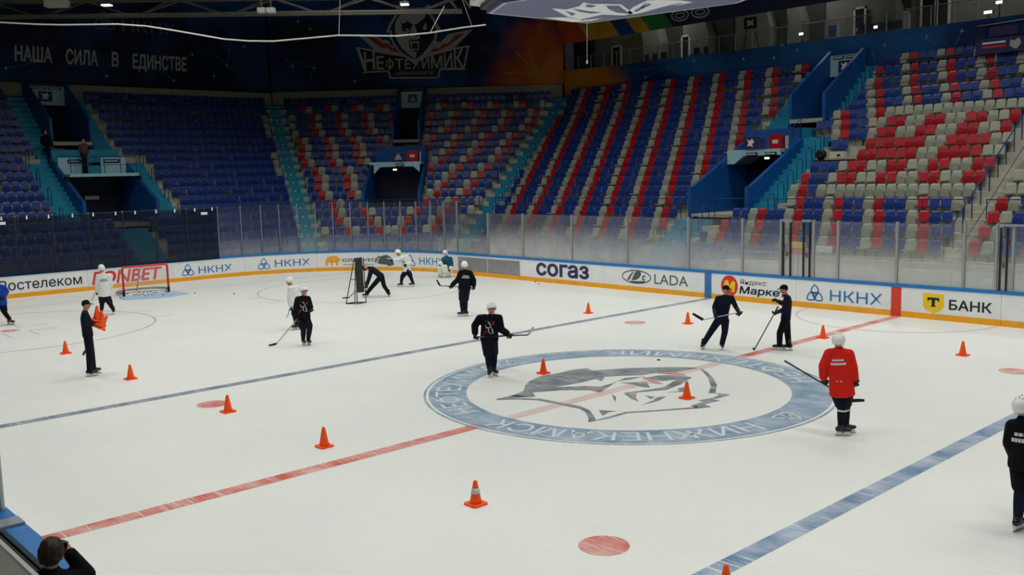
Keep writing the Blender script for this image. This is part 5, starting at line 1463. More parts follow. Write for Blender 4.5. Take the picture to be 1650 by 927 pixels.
# ================================================================= people
M_SKIN = mat('skin', '#c58d72', .55, .3, vary=.06, scale=20)
M_HAIR = mat('hair_dark', '#2a201a', .6, .3, vary=.3, scale=60)
M_NAVY = mat('cloth_navy', '#131a2c', .85, .15, vary=.2, scale=14)
M_BLKC = mat('cloth_black', '#0d0e12', .85, .15, vary=.2, scale=14)
M_WHTC = mat('cloth_white', '#dfe2e0', .85, .15, vary=.05, scale=14)
M_REDC = mat('cloth_red', '#d8261c', .8, .15, vary=.08, scale=14)
M_TEALC = mat('cloth_teal', '#1d5a68', .85, .15, vary=.12, scale=14)
M_BLUC = mat('cloth_royal', '#173f9e', .85, .15, vary=.1, scale=14)
M_PANT = mat('pants_navy', '#0d1221', .8, .2, vary=.15, scale=12)
M_TROU = mat('trousers_dark', '#10131c', .85, .15, vary=.2, scale=12)
M_HELM = mat('helmet_white', '#e9eae8', .3, .5, vary=.02)
M_BOOT = mat('boot_black', '#121215', .4, .5, vary=.15)
M_GLOV = mat('glove_black', '#121318', .55, .4, vary=.2, scale=25)
M_HOLD = mat('blade_holder', '#d9dcdc', .4, .4, vary=.03)
M_EYE = mat('eye_dark', '#1a1512', .3, vary=0)
M_LIP = mat('lip', '#8f4a42', .5, vary=0)
M_PAD = mat('goalie_pad', '#e2e0d6', .6, .3, vary=.05)
M_CLOTHT = mat('print_white', '#d8dada', .7, vary=.02)
M_PANEL = mat('pants_panel', '#a7a6aa', .8, vary=.1)
UP = Vector((0, 0, 1))

def sphere_pts(c, ax):
    pts = []
    for i in range(1, 8):
        th = PI * i / 8
        for j in range(12):
            ph = 2 * PI * j / 12
            pts.append(c + ax[0] * (math.sin(th) * math.cos(ph)) + ax[1] * (math.sin(th) * math.sin(ph)) + ax[2] * math.cos(th))
    pts += [c + ax[2], c - ax[2]]
    return pts
def axes(r, fr=None):
    if isinstance(r, (int, float)): r = (r, r, r)
    if fr is None: fr = (Vector((1, 0, 0)), Vector((0, 1, 0)), UP)
    return [fr[k] * r[k] for k in range(3)]
class Blob:
    """a soft union of rounded lumps, remeshed into one continuous surface"""
    def __init__(s): s.parts = []
    def cap(s, p0, r0, p1, r1, fr=None): s.parts.append(sphere_pts(Vector(p0), axes(r0, fr)) + sphere_pts(Vector(p1), axes(r1, fr))); return s
    def ball(s, p, r, fr=None): s.parts.append(sphere_pts(Vector(p), axes(r, fr))); return s
    def build(s, name, m, parent, voxel=0.016, smooth=3):
        bm = bmesh.new()
        for pts in s.parts:
            b2 = bmesh.new()
            vs = [b2.verts.new(p) for p in pts]
            ret = bmesh.ops.convex_hull(b2, input=vs)
            bmesh.ops.delete(b2, geom=[g for g in ret['geom_interior'] if isinstance(g, bmesh.types.BMVert)], context='VERTS')
            bmesh.ops.recalc_face_normals(b2, faces=b2.faces)
            tmp = bpy.data.meshes.new('lump'); b2.to_mesh(tmp); b2.free(); bm.from_mesh(tmp); bpy.data.meshes.remove(tmp)
        me = bpy.data.meshes.new(name); bm.to_mesh(me); bm.free()
        o = bpy.data.objects.new(name, me); COL.objects.link(o)
        md = o.modifiers.new('r', 'REMESH'); md.mode = 'VOXEL'; md.voxel_size = voxel; md.use_smooth_shade = True
        if smooth:
            sm = o.modifiers.new('s', 'SMOOTH'); sm.factor = 0.5; sm.iterations = smooth
        dg = bpy.context.evaluated_depsgraph_get()
        m2 = bpy.data.meshes.new_from_object(o.evaluated_get(dg))
        o.modifiers.clear(); o.data = m2; bpy.data.meshes.remove(me); m2.name = name
        m2.materials.clear(); m2.materials.append(m)
        m2.polygons.foreach_set('use_smooth', [True] * len(m2.polygons))
        adopt(o, parent)
        return o

def dome(c, fr, rad, limit, m, name, parent, th=0.9, nseg=24, nr=8):
    """a helmet- or cap-shaped shell: limit(azimuth) is how far down it reaches, azimuth 0 is the front"""
    mb = MB(); vs = []; lat, fwd, up = fr
    for k in (1.0, th):
        for i in range(nr + 1):
            for j in range(nseg):
                az = 2 * PI * j / nseg; t = limit(az) * i / nr
                d = lat * (math.sin(t) * math.sin(az) * rad[0]) + fwd * (math.sin(t) * math.cos(az) * rad[1]) + up * (math.cos(t) * rad[2])
                vs.append(c + d * k)
    n1 = (nr + 1) * nseg; fs = []
    for b, flip in ((0, False), (n1, True)):
        for i in range(nr):
            for j in range(nseg):
                q = (b + i * nseg + j, b + i * nseg + (j + 1) % nseg, b + (i + 1) * nseg + (j + 1) % nseg, b + (i + 1) * nseg + j)
                fs.append(q[::-1] if flip else q)
    for j in range(nseg):
        a, b = nr * nseg + j, nr * nseg + (j + 1) % nseg
        fs.append((a, b, n1 + b, n1 + a))
    mb.add(vs, fs, m)
    return adopt(mb.build(name, smooth=True), parent)

def hand(bl, w, a, lat, curl, k=1.0, glove=False):
    """palm, four unequal bent fingers and a thumb; a: forearm direction, lat: across the palm, curl: the way fingers bend"""
    r = 0.021 if glove else 0.0105; sp_ = 0.030 if glove else 0.021
    fr = (lat, curl, a)
    pc = w + a * 0.055 * k
    bl.cap(w + a * 0.01, (0.04 * k, 0.028 * k, 0.03), pc + a * .02, (0.045 * k, 0.022 * k + (0.016 if glove else 0), 0.04), fr)
    for i, L in enumerate((0.9, 1.0, 0.95, 0.75)):
        o = lat * ((i - 1.5) * sp_)
        k0 = w + a * 0.095 * k + o; k1 = k0 + (a * 0.6 + curl * 0.8).normalized() * 0.036 * L * k; k2 = k1 + (curl * 0.95 - a * 0.35).normalized() * 0.03 * L * k
        bl.cap(k0, r * 1.1, k1, r); bl.cap(k1, r, k2, r * .85)
    t0 = w + a * 0.035 + lat * 0.035 * k; t1 = t0 + (lat * .7 + curl * .6 + a * .3).normalized() * 0.04 * k; t2 = t1 + (curl * .8 + a * .6).normalized() * 0.03 * k
    bl.cap(t0, r * 1.3, t1, r * 1.15); bl.cap(t1, r * 1.15, t2, r)

def perp(a, hint):
    v = hint - a * hint.dot(a)
    return v.normalized() if v.length > 1e-4 else Vector((1, 0, 0))

def person(label, ground, J, face, kit, G=None, zfoot=0.0, group=None):
    """J: joints as photo pixels with a depth offset (metres away from the camera) on the upright plane through the figure"""
    G = on_z(*ground) if G is None else Vector(G)
    h = Vector((G.x - CAM.x, G.y - CAM.y, 0)).normalized(); rgt = Vector((h.y, -h.x, 0))
    def W(q):
        d = q[2] if len(q) > 2 else 0.0
        P0 = G + h * d; r = ray(q[0], q[1]); return CAM + r * ((P0 - CAM).dot(h) / r.dot(h))
    j = {k: W(v) for k, v in J.items() if v is not None}
    f = (rgt * face[0] + h * face[1]).normalized()
    hf = kit.get('headface'); hfv = (rgt * hf[0] + h * hf[1]).normalized() if hf else f
    root = empty('person', (G.x, G.y, zfoot)); tag(root, label, 'person', group)
    skate = kit.get('skates', True)
    az = zfoot + (0.17 if skate else 0.09)
    for k in ('anL', 'anR'):
        if k in j: j[k].z = az
    latS = (j['shR'] - j['shL']); latS.z *= .3; latS.normalize()
    lat = f.cross(UP).normalized()
    if lat.dot(latS) < 0: lat = -lat
    lat = (lat * .5 + latS * .5).normalized()
    sh_mid = (j['shL'] + j['shR']) / 2; pel = j['pel']
    spine = (sh_mid - pel).normalized()
    fw = perp(spine, f); la = perp(spine, lat)
    tf = (la, fw, spine)
    hipL = pel - la * .085 - spine * .04; hipR = pel + la * .085 - spine * .04
    dn_ = kit.get('headdrop', .035 if kit.get('player', True) else .02)
    hd, nk = j['head'] - UP * dn_, j['neck'] - UP * dn_
    hup = (hd - nk).normalized(); hup = (hup + UP * .6).normalized() if not kit.get('bend') else hup
    hfw = perp(hup, hfv); hla = hfw.cross(hup).normalized(); hfr = (hla, hfw, hup)
    arms = [('L', j['shL'], j['elL'], j['wrL']), ('R', j['shR'], j['elR'], j['wrR'])]
    legs = [(hipL, j['knL'], j['anL']), (hipR, j['knR'], j['anR'])]
    # ---- the body
    B = Blob()
    B.cap(pel, (.13, .09, .09), pel + spine * .18, (.12, .085, .1), tf)
    B.cap(pel + spine * .18, (.12, .085, .1), sh_mid - spine * .16, (.14, .085, .08), tf)
    B.cap(sh_mid - spine * .10, (.07, .055, .05), nk, .052); B.cap(nk, .05, hd - hup * .05, .052)
    B.ball(hd + hup * .012, (.076, .094, .105), hfr)
    B.cap(hd - hup * .06 + hfw * .025, (.052, .055, .04), hd - hup * .095 + hfw * .055, (.032, .028, .025), hfr)
    B.cap(hd + hfw * .09 + hup * .0, .010, hd + hfw * .113 - hup * .032, .015)
    for s in (-1, 1): B.ball(hd + hla * (.078 * s) - hup * .01 - hfw * .005, (.012, .02, .032), hfr)
    B.cap(hd + hla * .035 + hfw * .082 + hup * .028, .014, hd - hla * .035 + hfw * .082 + hup * .028, .014)
    gl = kit.get('gloves', True)
    inward = {}
    for s, a, b, c in arms:
        B.cap(a - spine * .03, .045, b, .04); B.cap(b, .042, c, .030)
        d = (c - b).normalized(); side = -la if s == 'L' else la
        curl = perp(d, fw * .8 - side * .5); acr = d.cross(curl).normalized()
        inward[s] = (d, curl, acr)
        hand(B, c, d, acr, curl, 0.95)
    for a, b, c in legs:
        B.cap(a, .085, b, .058); B.cap(b, .056, c, .042); B.cap(c - UP * .02, .036, c - UP * .055 + f * .05, .03)
    bd = B.build('body', M_SKIN, root, kit.get('vox', .014), 2)
    if abs(hfv.dot(h)) < .999:
        mb = MB()
        for s in (-1, 1): mb.lathe([(.002, -.011), (.012, -.006), (.012, .006), (.002, .011)], M_EYE, 8, hd + hla * .033 * s + hfw * .086 + hup * .010)
        for n_ in (0,): pass
        adopt(mb.build('eyes'), root)
        mb = MB(); c = hd + hfw * .079 - hup * .062
        mb.tube([c - hla * .024, c + hfw * .012, c + hla * .024], .006, M_LIP, 6); adopt(mb.build('mouth'), root)
    # ---- clothes
    top = kit['top']; pm = kit['pants']; bulky = kit.get('player', True)
    T = Blob()
    if bulky:
        T.cap(sh_mid - spine * .12, (.19, .14, .10), pel + spine * .12, (.212, .165, .1), tf)
        T.cap(pel + spine * .12, (.212, .165, .1), pel - spine * kit.get('hem', .06), (.222, .182, .05), tf)
        T.cap(sh_mid - spine * .05, (.15, .11, .07), nk + spine * .015, (.068, .068, .02), tf)
        ra, rb, rc, rs = .095, .088, .080, .092
    else:
        T.cap(sh_mid - spine * .10, (.175, .12, .11), pel + spine * .15, (.155, .125, .1), tf)
        T.cap(pel + spine * .15, (.155, .125, .1), pel - spine * kit.get('hem', .02), (.165, .13, .04), tf)
        T.cap(sh_mid - spine * .04, (.13, .10, .07), nk + spine * .012, (.066, .066, .02), tf)
        ra, rb, rc, rs = .074, .064, .052, .078
    for s, a, b, c in arms:
        a_ = a - spine * (.035 if bulky else .01); T.ball(a_, rs); T.cap(sh_mid.lerp(a_, .45), rs * .95, a_, rs); T.cap(a_, ra, b, rb)
        T.cap(b, rb, c - (c - b).normalized() * (.03 if gl else .0), rc)
    tp = T.build(kit.get('topname', 'jersey'), top, root, .015, 3)
    Lg = Blob(); kw, kk, ka = (.122, .112, .105) if bulky else (.112, .085, .072)
    Lg.cap(pel - spine * .02, (.155, .125, .09) if bulky else (.15, .12, .09), (hipL + hipR) / 2, (.155, .125, .07) if bulky else (.15, .12, .07), tf)
    for a, b, c in legs:
        if bulky: Lg.cap(a, kw, b + (a - b).normalized() * .06, kk)
        else: Lg.cap(a, kw, b, kk); Lg.cap(b, kk, c - UP * .02, ka)
    pants = Lg.build('pants' if bulky else 'trousers', pm, root, .015, 3)
    if bulky:
        for a, b, c in legs:
            S = Blob(); S.cap(b + (a - b).normalized() * .06, .085, b, .085); S.cap(b, .083, b.lerp(c, .45), .078); S.cap(b.lerp(c, .45), .078, c, .056)
            S.build('sock', kit.get('sock', M_PANT), root, .015, 2)
            if kit.get('sockstripe'):
                q = b.lerp(c, .12); mb = MB(); mb.tube([q, q + (c - b).normalized() * .03], .09, M_CLOTHT, 14); adopt(mb.build('sock_stripe'), root)
    # ---- skates / shoes
    for n_, (a, b, c) in enumerate(legs):
        ft = kit.get('toe', [f, f])[n_] if not callable(kit.get('toe')) else f
        if isinstance(ft, tuple): ft = (rgt * ft[0] + h * ft[1]).normalized()
        g = Vector((c.x, c.y, zfoot)); fl = ft.cross(UP)
        fo = (fl, ft, UP); b0 = .075 if skate else .0
        K_ = Blob(); K_.cap(c + UP * .07, .058, c - UP * .03, .06)
        K_.cap(g - ft * .05 + UP * (b0 + .05), (.044, .05, .05), g + ft * .13 + UP * (b0 + .038), (.046, .06, .036), fo)
        boot = K_.build('skate' if skate else 'shoe', kit.get('boot', M_BOOT), root, .012, 2)
        if skate:
            mb = MB(); q = lambda x, y, z: g + fl * x + ft * y + UP * z
            [mb.hexa([q(-.010, y0 - .005, .03), q(.010, y0 - .005, .03), q(.010, y1 + .005, .03), q(-.010, y1 + .005, .03), q(-.03, y0, .085), q(.03, y0, .085), q(.03, y1, .085), q(-.03, y1, .085)], M_HOLD) for y0, y1 in ((-.075, .0), (.07, .145))]
            mb.hexa([q(-.008, -.09, .02), q(.008, -.09, .02), q(.008, .17, .02), q(-.008, .17, .02), q(-.009, -.09, .036), q(.009, -.09, .036), q(.009, .17, .036), q(-.009, .17, .036)], M_HOLD)
            o = mb.build('blade_holder'); adopt(o, root); o.parent = boot; o.matrix_parent_inverse = Matrix()
            mb = MB(); mb.hexa([q(-.003, -.10, .001), q(.003, -.10, .001), q(.003, .17, .001), q(-.003, .17, .001), q(-.003, -.11, .022), q(.003, -.11, .022), q(.003, .19, .024), q(-.003, .19, .024)], M_ALU)
            o = mb.build('blade'); o.parent = boot; o.matrix_parent_inverse = Matrix()
            boot_off = boot.matrix_parent_inverse.copy()
            for ch in boot.children: ch.matrix_parent_inverse = Matrix()
    # ---- gloves
    if gl:
        for s, a, b, c in arms:
            d, curl, acr = inward[s]
            Gv = Blob(); Gv.cap(c - d * .07, (.062, .062, .05), c, (.05, .045, .04), (acr, curl, d)); hand(Gv, c, d, acr, curl, 1.12, True)
            Gv.build('glove', kit.get('glove', M_GLOV), root, .010, 1)
    # ---- head wear
    hw = kit.get('head', 'helmet')
    if hw == 'helmet':
        lim = lambda az_: 1.95 - .62 * max(0, math.cos(az_)) ** .7 if math.cos(az_) > 0 else 1.95 + .22 * min(1, -math.cos(az_))
        hm = kit.get('helm', M_HELM)
        hmo = dome(hd + hup * .025, hfr, (.116, .142, .128), lim, hm, 'helmet', root)
        mb = MB()
        for s in (-1, 0, 1):
            mb.tube([hd + hup * (.152 - abs(s) * .014) + hfw * .07 + hla * .04 * s, hd + hup * (.160 - abs(s) * .014) + hla * .044 * s, hd + hup * (.149 - abs(s) * .014) - hfw * .07 + hla * .04 * s], .010, hm, 6)
        adopt(mb.build('helmet_ridge', smooth=True), root)
        mb = MB(); mb.tube([hd + hla * .088 - hup * .04, hd + hla * .05 - hup * .115 + hfw * .05, hd - hup * .128 + hfw * .065, hd - hla * .05 - hup * .115 + hfw * .05, hd - hla * .088 - hup * .04], .006, M_BLACK, 5); adopt(mb.build('chin_strap'), root)
    elif hw == 'cap':
        dome(hd + hup * .03, hfr, (.090, .108, .095), lambda az_: 1.55 + .25 * max(0, -math.cos(az_)), kit.get('cap', M_BLKC), 'cap', root)
        mb = MB(); c = hd + hup * .035
        ang = [-.9, -.6, -.3, 0, .3, .6, .9]
        inn = [c + hla * (.088 * math.sin(t)) + hfw * (.10 * math.cos(t)) for t in ang]
        out = [c + hla * (.086 * math.sin(t)) + hfw * (.10 * math.cos(t) + .085 * math.cos(t * 1.2)) - hup * .012 for t in ang]
        n7 = 7; vs = inn + out + [p + hup * .007 for p in inn] + [p + hup * .007 for p in out]
        fs = [(i, i + 1, 7 + i + 1, 7 + i) for i in range(6)] + [(14 + i, 21 + i, 21 + i + 1, 14 + i + 1) for i in range(6)] + [(7 + i, 7 + i + 1, 21 + i + 1, 21 + i) for i in range(6)]
        mb.add(vs, fs, kit.get('cap', M_BLKC)); adopt(mb.build('cap_brim'), root)
        dome(hd - hup * .005, hfr, (.082, .099, .10), lambda az_: 1.0 + .95 * (0.5 - .5 * math.cos(az_)), M_HAIR, 'hair', root)
        if kit.get('cap_front'):
            mb = MB(); pts = [hd + hup * .03 + hla * (.093 * math.sin(t) * math.sin(e)) + hfw * (.111 * math.cos(t) * math.sin(e)) + hup * (.098 * math.cos(e)) for e in (.55, .9, 1.35) for t in (-.7, -.35, 0, .35, .7)]
            mb.add(pts, [(r * 5 + i, r * 5 + i + 1, r * 5 + 6 + i, r * 5 + 5 + i) for r in (0, 1) for i in range(4)], M_CLOTHT); o = adopt(mb.build('cap_front'), root); o['label'] = 'white cap front'
    elif hw == 'hair':
        hair_lim = lambda az_: 1.05 + 1.05 * (0.5 - .5 * math.cos(az_))
        ho = dome(hd + hup * .012, hfr, (.09, .108, .122), hair_lim, M_HAIR, 'hair', root, .85, 40, 14)
        rr = random.Random(3)
        for v in ho.data.vertices:
            dd = (v.co - hd).normalized(); v.co += dd * rr.uniform(-.006, .012)
    elif hw == 'mask':
        dome(hd + hup * .01, hfr, (.112, .14, .135), lambda az_: 2.1, M_HELM, 'helmet', root)
        mb = MB()
        for k in range(-2, 3):
            mb.tube([hd + hla * .06 * math.cos(t) * 1.0 + hfw * (.12 + .03 * abs(math.sin(t))) + hup * (-.02 + .025 * k) if False else hd + hla * (.075 * t) + hfw * (.145 - .02 * t * t) + hup * (.022 * k - .02) for t in (-1, -.5, 0, .5, 1)], .004, M_ALU, 5)
        adopt(mb.build('cage'), root)
    # ---- prints on the back or chest, laid on the cloth
    def decal(rows, normal, centre, m, nm='print'):
        bv = BVHTree.FromPolygons([v.co for v in tp.data.vertices], [tuple(p.vertices) for p in tp.data.polygons])
        mb = MB(); la2 = perp(spine, normal.cross(UP)); 
        for polys in rows:
            for poly in polys:
                vs = []
                for x, y in poly:
                    o = centre + la2 * x + spine * y + normal * .6
                    hit = bv.ray_cast(o, -normal)
                    p = hit[0] if hit[0] is not None else centre + la2 * x + spine * y + normal * .15
                    vs.append(p + normal * .006)
                tri = tessellate_polygon([[Vector((x, y, 0)) for x, y in poly]])
                mb.add(vs, [tuple(t) for t in tri], m)
        if mb.v: adopt(mb.build(nm, fix=False), root)
    if kit.get('back'):
        nb = -f; rows = []
        for y, w, hh, n_ in kit['back']:
            st = w / n_; rows.append([[(-w / 2 + k * st, y), (-w / 2 + k * st + st * .8, y), (-w / 2 + k * st + st * .8, y + hh), (-w / 2 + k * st, y + hh)] for k in range(n_)])
        for r1 in rows: decal([r1], nb, sh_mid - spine * .14, kit.get('print', M_CLOTHT))
    if kit.get('chest'):
        decal([[[(.02, .12), (.10, .14), (.12, .02), (.09, -.04), (.06, -.02), (.05, -.12), (.0, -.16), (-.08, -.15), (-.06, -.06), (-.02, 0), (-.01, .06)]]], f, sh_mid - spine * .22, M_LOGOG, 'emblem')
        for fl_ in ([(-.12, .15), (-.04, .10), (-.05, .06), (-.02, .02), (-.10, .07), (-.08, .11)], [(.08, -.10), (.17, -.22), (.15, -.15), (.13, -.16), (.12, -.09)]): decal([[fl_]], f, sh_mid - spine * .22, M_LOGOR, 'emblem_flash')
    if kit.get('leg_panel'):
        s = kit['leg_panel']; a, b, c = legs[0 if s < 0 else 1]
        P_ = Blob(); q = -la if s < 0 else la
        P_.cap(a + q * .085 - UP * .02, (.05, .07, .05), b + q * .06 + UP * .06, (.05, .07, .05), tf); P_.build('pants_panel', M_PANEL, root, .015, 2)
    info = dict(root=root, G=G, h=h, rgt=rgt, f=f, j=j, W=W, tf=tf)
    return info

def stick(I, label, butt, heel, tip, colour=M_BLKM, blade=M_BLACK, up=0.06, group='hockey sticks in players\' hands'):
    W = I['W']; p0, p1, p2 = W(butt), W(heel), W(tip)
    for p in (p0, p1, p2): p.z = max(p.z, .02)
    root = empty('hockey_stick', p1); tag(root, label, 'hockey stick')
    mb = MB(); mb.tube([p0, p0.lerp(p1, .5), p1], .0155, colour, 6); adopt(mb.build('shaft'), root)
    d = (p1 - p0).normalized()
    mb = MB(); mb.tube([p0, p0.lerp(p1, .14)], .019, M_BLACK if colour is not M_BLKM else M_INKG, 6); adopt(mb.build('grip_tape'), root)
    e = (p2 - p1); n_ = e.cross(d); n_ = n_.normalized() if n_.length > 1e-4 else Vector((0, 1, 0))
    wv = n_.cross(e).normalized() * (up / 2); t = n_ * .006
    mb = MB(); cs = [p1, p1.lerp(p2, .5) + n_ * .012, p2]
    vs = []
    for k, c in enumerate(cs):
        g = 1.0 if k < 2 else .75
        vs += [c - wv * g - t, c + wv * g - t, c + wv * g + t, c - wv * g + t]
    fs = [(0, 1, 2, 3), (11, 10, 9, 8)]
    for k in (0, 4): fs += [(k + i, k + (i + 1) % 4, k + 4 + (i + 1) % 4, k + 4 + i) for i in range(4)]
    mb.add(vs, fs, blade); adopt(mb.build('blade'), root)
    return root

BACK = [(.0, .20, .028, 5), (-.06, .26, .035, 8)]
coachkit = dict(player=False, top=M_NAVY, pants=M_TROU, topname='jacket', head='cap', gloves=True)

# 1 coach with the armful of cones
I = person('coach in navy jacket and black-white cap carrying stacked orange cones', (149, 605.5),
   dict(head=(138.5, 490), neck=(136.5, 500.5), shL=(136, 506, -.17), shR=(137.5, 506, .17), elL=(136, 522, -.2), elR=(139, 520, .2), wrL=(148.5, 523, -.1), wrR=(150, 520, .12),
        pel=(141.5, 540), knL=(144, 568, -.1), knR=(147, 568, .1), anL=(144.5, 595, -.1), anR=(150, 590, .22)), (1, 0.05),
   dict(coachkit, gloves=False, cap_front=True, top=M_NAVY))
W = I['W']; base = W((155, 522, 0))
for k in range(5):
    root = cone((0, 0, 0), 'orange cone in the coach\'s armful, %s of the nested stack' % ('topmost', 'second', 'third', 'fourth', 'lowest')[k], grp='cones carried by the coach')
    root.location = base + UP * (.10 - .055 * k) + I['rgt'] * (.03 + .012 * k); root.rotation_euler = (.25 * (k % 2), .15 + .1 * k, .3 * k)
stick(I, 'stick tucked behind the legs of the coach with the cones', (150, 515, .25), (137, 566, .25), (133.5, 573, .25), M_ALU, M_INKG)
# 2 white jersey, back view, by the goal
I = person('player in white jersey seen from behind, standing left of the goal', (173, 507.5),
   dict(head=(163.5, 431.5), neck=(165, 438.5), shL=(158.5, 444), shR=(175, 444), elL=(156.5, 458, .05), elR=(178.5, 457, .05), wrL=(157, 470, .1), wrR=(176, 470, .22),
        pel=(168, 474), knL=(164.5, 489), knR=(177.5, 490), anL=(163.5, 500), anR=(183, 503)), (0, 1), dict(top=M_WHTC, pants=M_PANT, back=BACK, print=M_INKG, headface=(-.3, 1)))
stick(I, 'stick of the white-jersey player left of the goal', (156, 466, .1), (149, 482, .1), (145, 486, .1), M_ALU, M_CONCW)
# 3 black jersey, front, mid ice
I = person('player in black jersey with white chest emblem gliding with lowered stick', (493, 556),
   dict(head=(489.5, 467.5), neck=(488.5, 476), shL=(480, 481), shR=(496, 480), elL=(477, 496, -.05), elR=(499, 491.5), wrL=(479.5, 512, -.15), wrR=(501, 497, -.1),
        pel=(488, 511), knL=(489, 530, -.05), knR=(499, 528, -.12), anL=(488.5, 546), anR=(497, 550)), (.35, -1), dict(top=M_BLKC, pants=M_PANT, chest=True, headface=(.5, -1)))
stick(I, 'grey stick of the black-jersey player, its blade on open ice', (484, 508, -.15), (446, 554, .05), (433, 557, .1), M_ALU, M_BLACK)
# 4 white jersey behind him
I = person('player in white jersey half hidden behind the black-jersey player', (479.5, 531),
   dict(head=(466.5, 452), neck=(469, 459), shL=(468, 463.5, -.2), shR=(477, 463, .2), elL=(466.5, 480, -.2), elR=(478, 479, .2), wrL=(468.5, 493, -.2), wrR=(478, 492, .2),
        pel=(476, 493), knL=(475, 509, -.1), knR=(478, 510, .1), anL=(478, 523, -.1), anR=(482, 522, .15)), (-1, .1), dict(top=M_WHTC, pants=M_PANT))
stick(I, 'short pale stick of the half-hidden white player', (470, 488, -.25), (464, 508, -.25), (461, 512, -.25), M_ALU, M_CONCW)
# 5 coach bending over
I = person('coach in navy bending low with legs apart beside the black frame', (604, 479),
   dict(head=(588.5, 431), neck=(593, 430.5), shL=(597, 434, -.16), shR=(600, 432, .18), elL=(594, 448, -.18), elR=(596, 447, .2), wrL=(590.5, 459, -.15), wrR=(592, 459, .15),
        pel=(613, 444), knL=(599, 463), knR=(619, 461), anL=(590.5, 474), anR=(626, 472)), (-1, .1), dict(coachkit, head='hair', bend=True, headface=(-1, 0), toe=[(-1, .1), (.3, -1)]))
stick(I, 'black stick of the bending coach reaching behind the frame', (592, 452, -.05), (562, 483.5, .0), (552, 484, .0))
# 6 white jersey, far
I = person('player in white jersey reaching left in front of the corner boards', (655, 462),
   dict(head=(641.5, 406.5), neck=(645, 411), shL=(648, 414.5, -.15), shR=(656, 413, .15), elL=(641, 419.5, -.15), elR=(661, 424, .1), wrL=(634.5, 419, -.1), wrR=(655, 427, -.2),
        pel=(655.5, 434), knL=(648, 446.5), knR=(661.5, 445.5), anL=(646.5, 456), anR=(665, 454)), (-1, -.2), dict(top=M_WHTC, pants=M_PANT, toe=[(-1, -.3), (-1, -.3)]))
stick(I, 'pale stick held level by the far white player', (652, 423, -.25), (629, 417, -.1), (623, 416, -.1), M_ALU, M_CONCW)
# 7 goalkeeper
I = person('goalkeeper in teal jersey with white pads crouching by the corner boards', (717, 447),
   dict(head=(717.5, 406.5), neck=(719, 412), shL=(714.5, 416), shR=(726, 416), elL=(711, 423, -.1), elR=(728, 426), wrL=(709.5, 426, -.2), wrR=(726, 433, -.15),
        pel=(722, 431, .1), knL=(709.5, 429, -.2), knR=(717, 433, -.25), anL=(710, 443), anR=(723, 444)), (-.6, -1), dict(top=M_TEALC, pants=M_PANT, head='mask', toe=[(-.5, -1), (.2, -1)]))
j = I['j']; r_, h_ = I['rgt'], I['h']
for n_, (a, b) in enumerate(((j['knL'], j['anL']), (j['knR'], j['anR']))):
    P_ = Blob(); fr = (r_, h_, UP); o = -h_ * .07
    P_.cap(a + o + UP * .12, (.13, .06, .08), a + o - UP * .1, (.14, .07, .1), fr); P_.cap(a + o - UP * .1, (.14, .07, .1), Vector((b.x, b.y, .09)) + o, (.13, .07, .08), fr)
    P_.build('leg_pad', M_PAD, I['root'], .02, 2)
Pb = Blob(); Pb.cap(j['wrL'] + UP * .12 - h_ * .05, (.10, .05, .05), j['wrL'] - UP * .12 - h_ * .05, (.10, .05, .05), (r_, h_, UP)); Pb.build('blocker', M_PAD, I['root'], .02, 1)
Pb = Blob(); Pb.ball(j['wrR'] - h_ * .05, (.13, .07, .13), (r_, h_, UP)); Pb.build('catching_glove', M_PAD, I['root'], .02, 1)
stick(I, 'pale wide goalkeeper stick slanting to the ice', (722, 430, -.25), (731, 442, -.25), (735, 446, -.25), M_CONCW, M_CONCW, .1)
# 8 black jersey, back
I = person('player in black jersey seen from behind with grey panel on dark pants', (748, 510),
   dict(head=(748.5, 426.5), neck=(749.5, 434), shL=(742.5, 438), shR=(757.5, 438.5), elL=(737.5, 451, .05), elR=(763.5, 452), wrL=(728.5, 459.5, .1), wrR=(763.5, 461, .05),
        pel=(748.5, 463), knL=(744, 484), knR=(750, 485), anL=(745, 503), anR=(750.5, 500, .05)), (-.15, 1), dict(top=M_BLKC, pants=M_PANT, back=BACK, leg_panel=-1, toe=[(-1, .2), (-1, .3)], headface=(-.4, 1)))
stick(I, 'black stick held level by the black-jersey player near the grey board', (766, 464, .2), (709, 460.5, .15), (703.5, 451, .15))
# 9 black jersey, front, at the blue line
I = person('player in black jersey with wolf emblem holding stick across, on blue line', (792, 607),
   dict(head=(792, 496), neck=(791.5, 505), shL=(773, 511), shR=(804, 510.5), elL=(765, 525), elR=(807.5, 531, -.05), wrL=(765.5, 538, -.1), wrR=(818, 538, -.15),
        pel=(788.5, 546), knL=(786.5, 574), knR=(796, 572, .1), anL=(789, 598, -.05), anR=(796, 598, .1)), (.15, -1), dict(top=M_BLKC, pants=M_PANT, chest=True, hem=.03, toe=[(-.1, -1), (.6, -1)], headface=(.35, -1)))
stick(I, 'black stick with pale blade held across by the emblem player', (768, 543.5, -.15), (851, 540, -.15), (860, 527, -.15), M_BLKM, M_CONCW)
# 10 coach facing camera
I = person('coach in dark navy tracksuit and cap facing camera with stick held level', (1152, 563),
   dict(head=(1169.8, 466), neck=(1168.8, 475), shL=(1157, 480.5), shR=(1179, 480), elL=(1151, 495), elR=(1185.5, 494.5), wrL=(1152, 506, -.15), wrR=(1190, 502, -.12),
        pel=(1163.5, 514), knL=(1145, 535.5), knR=(1168, 535), anL=(1133.5, 553), anR=(1163.5, 555)), (.25, -1), dict(coachkit, pants=M_NAVY, headface=(.6, -.8), toe=[(-.3, -1), (.1, -1)]))
stick(I, 'grey stick with curved black blade held by the facing coach', (1197, 502.5, -.2), (1133, 515.5, -.25), (1116, 505.5, -.25), M_ALU, M_BLACK, .075)
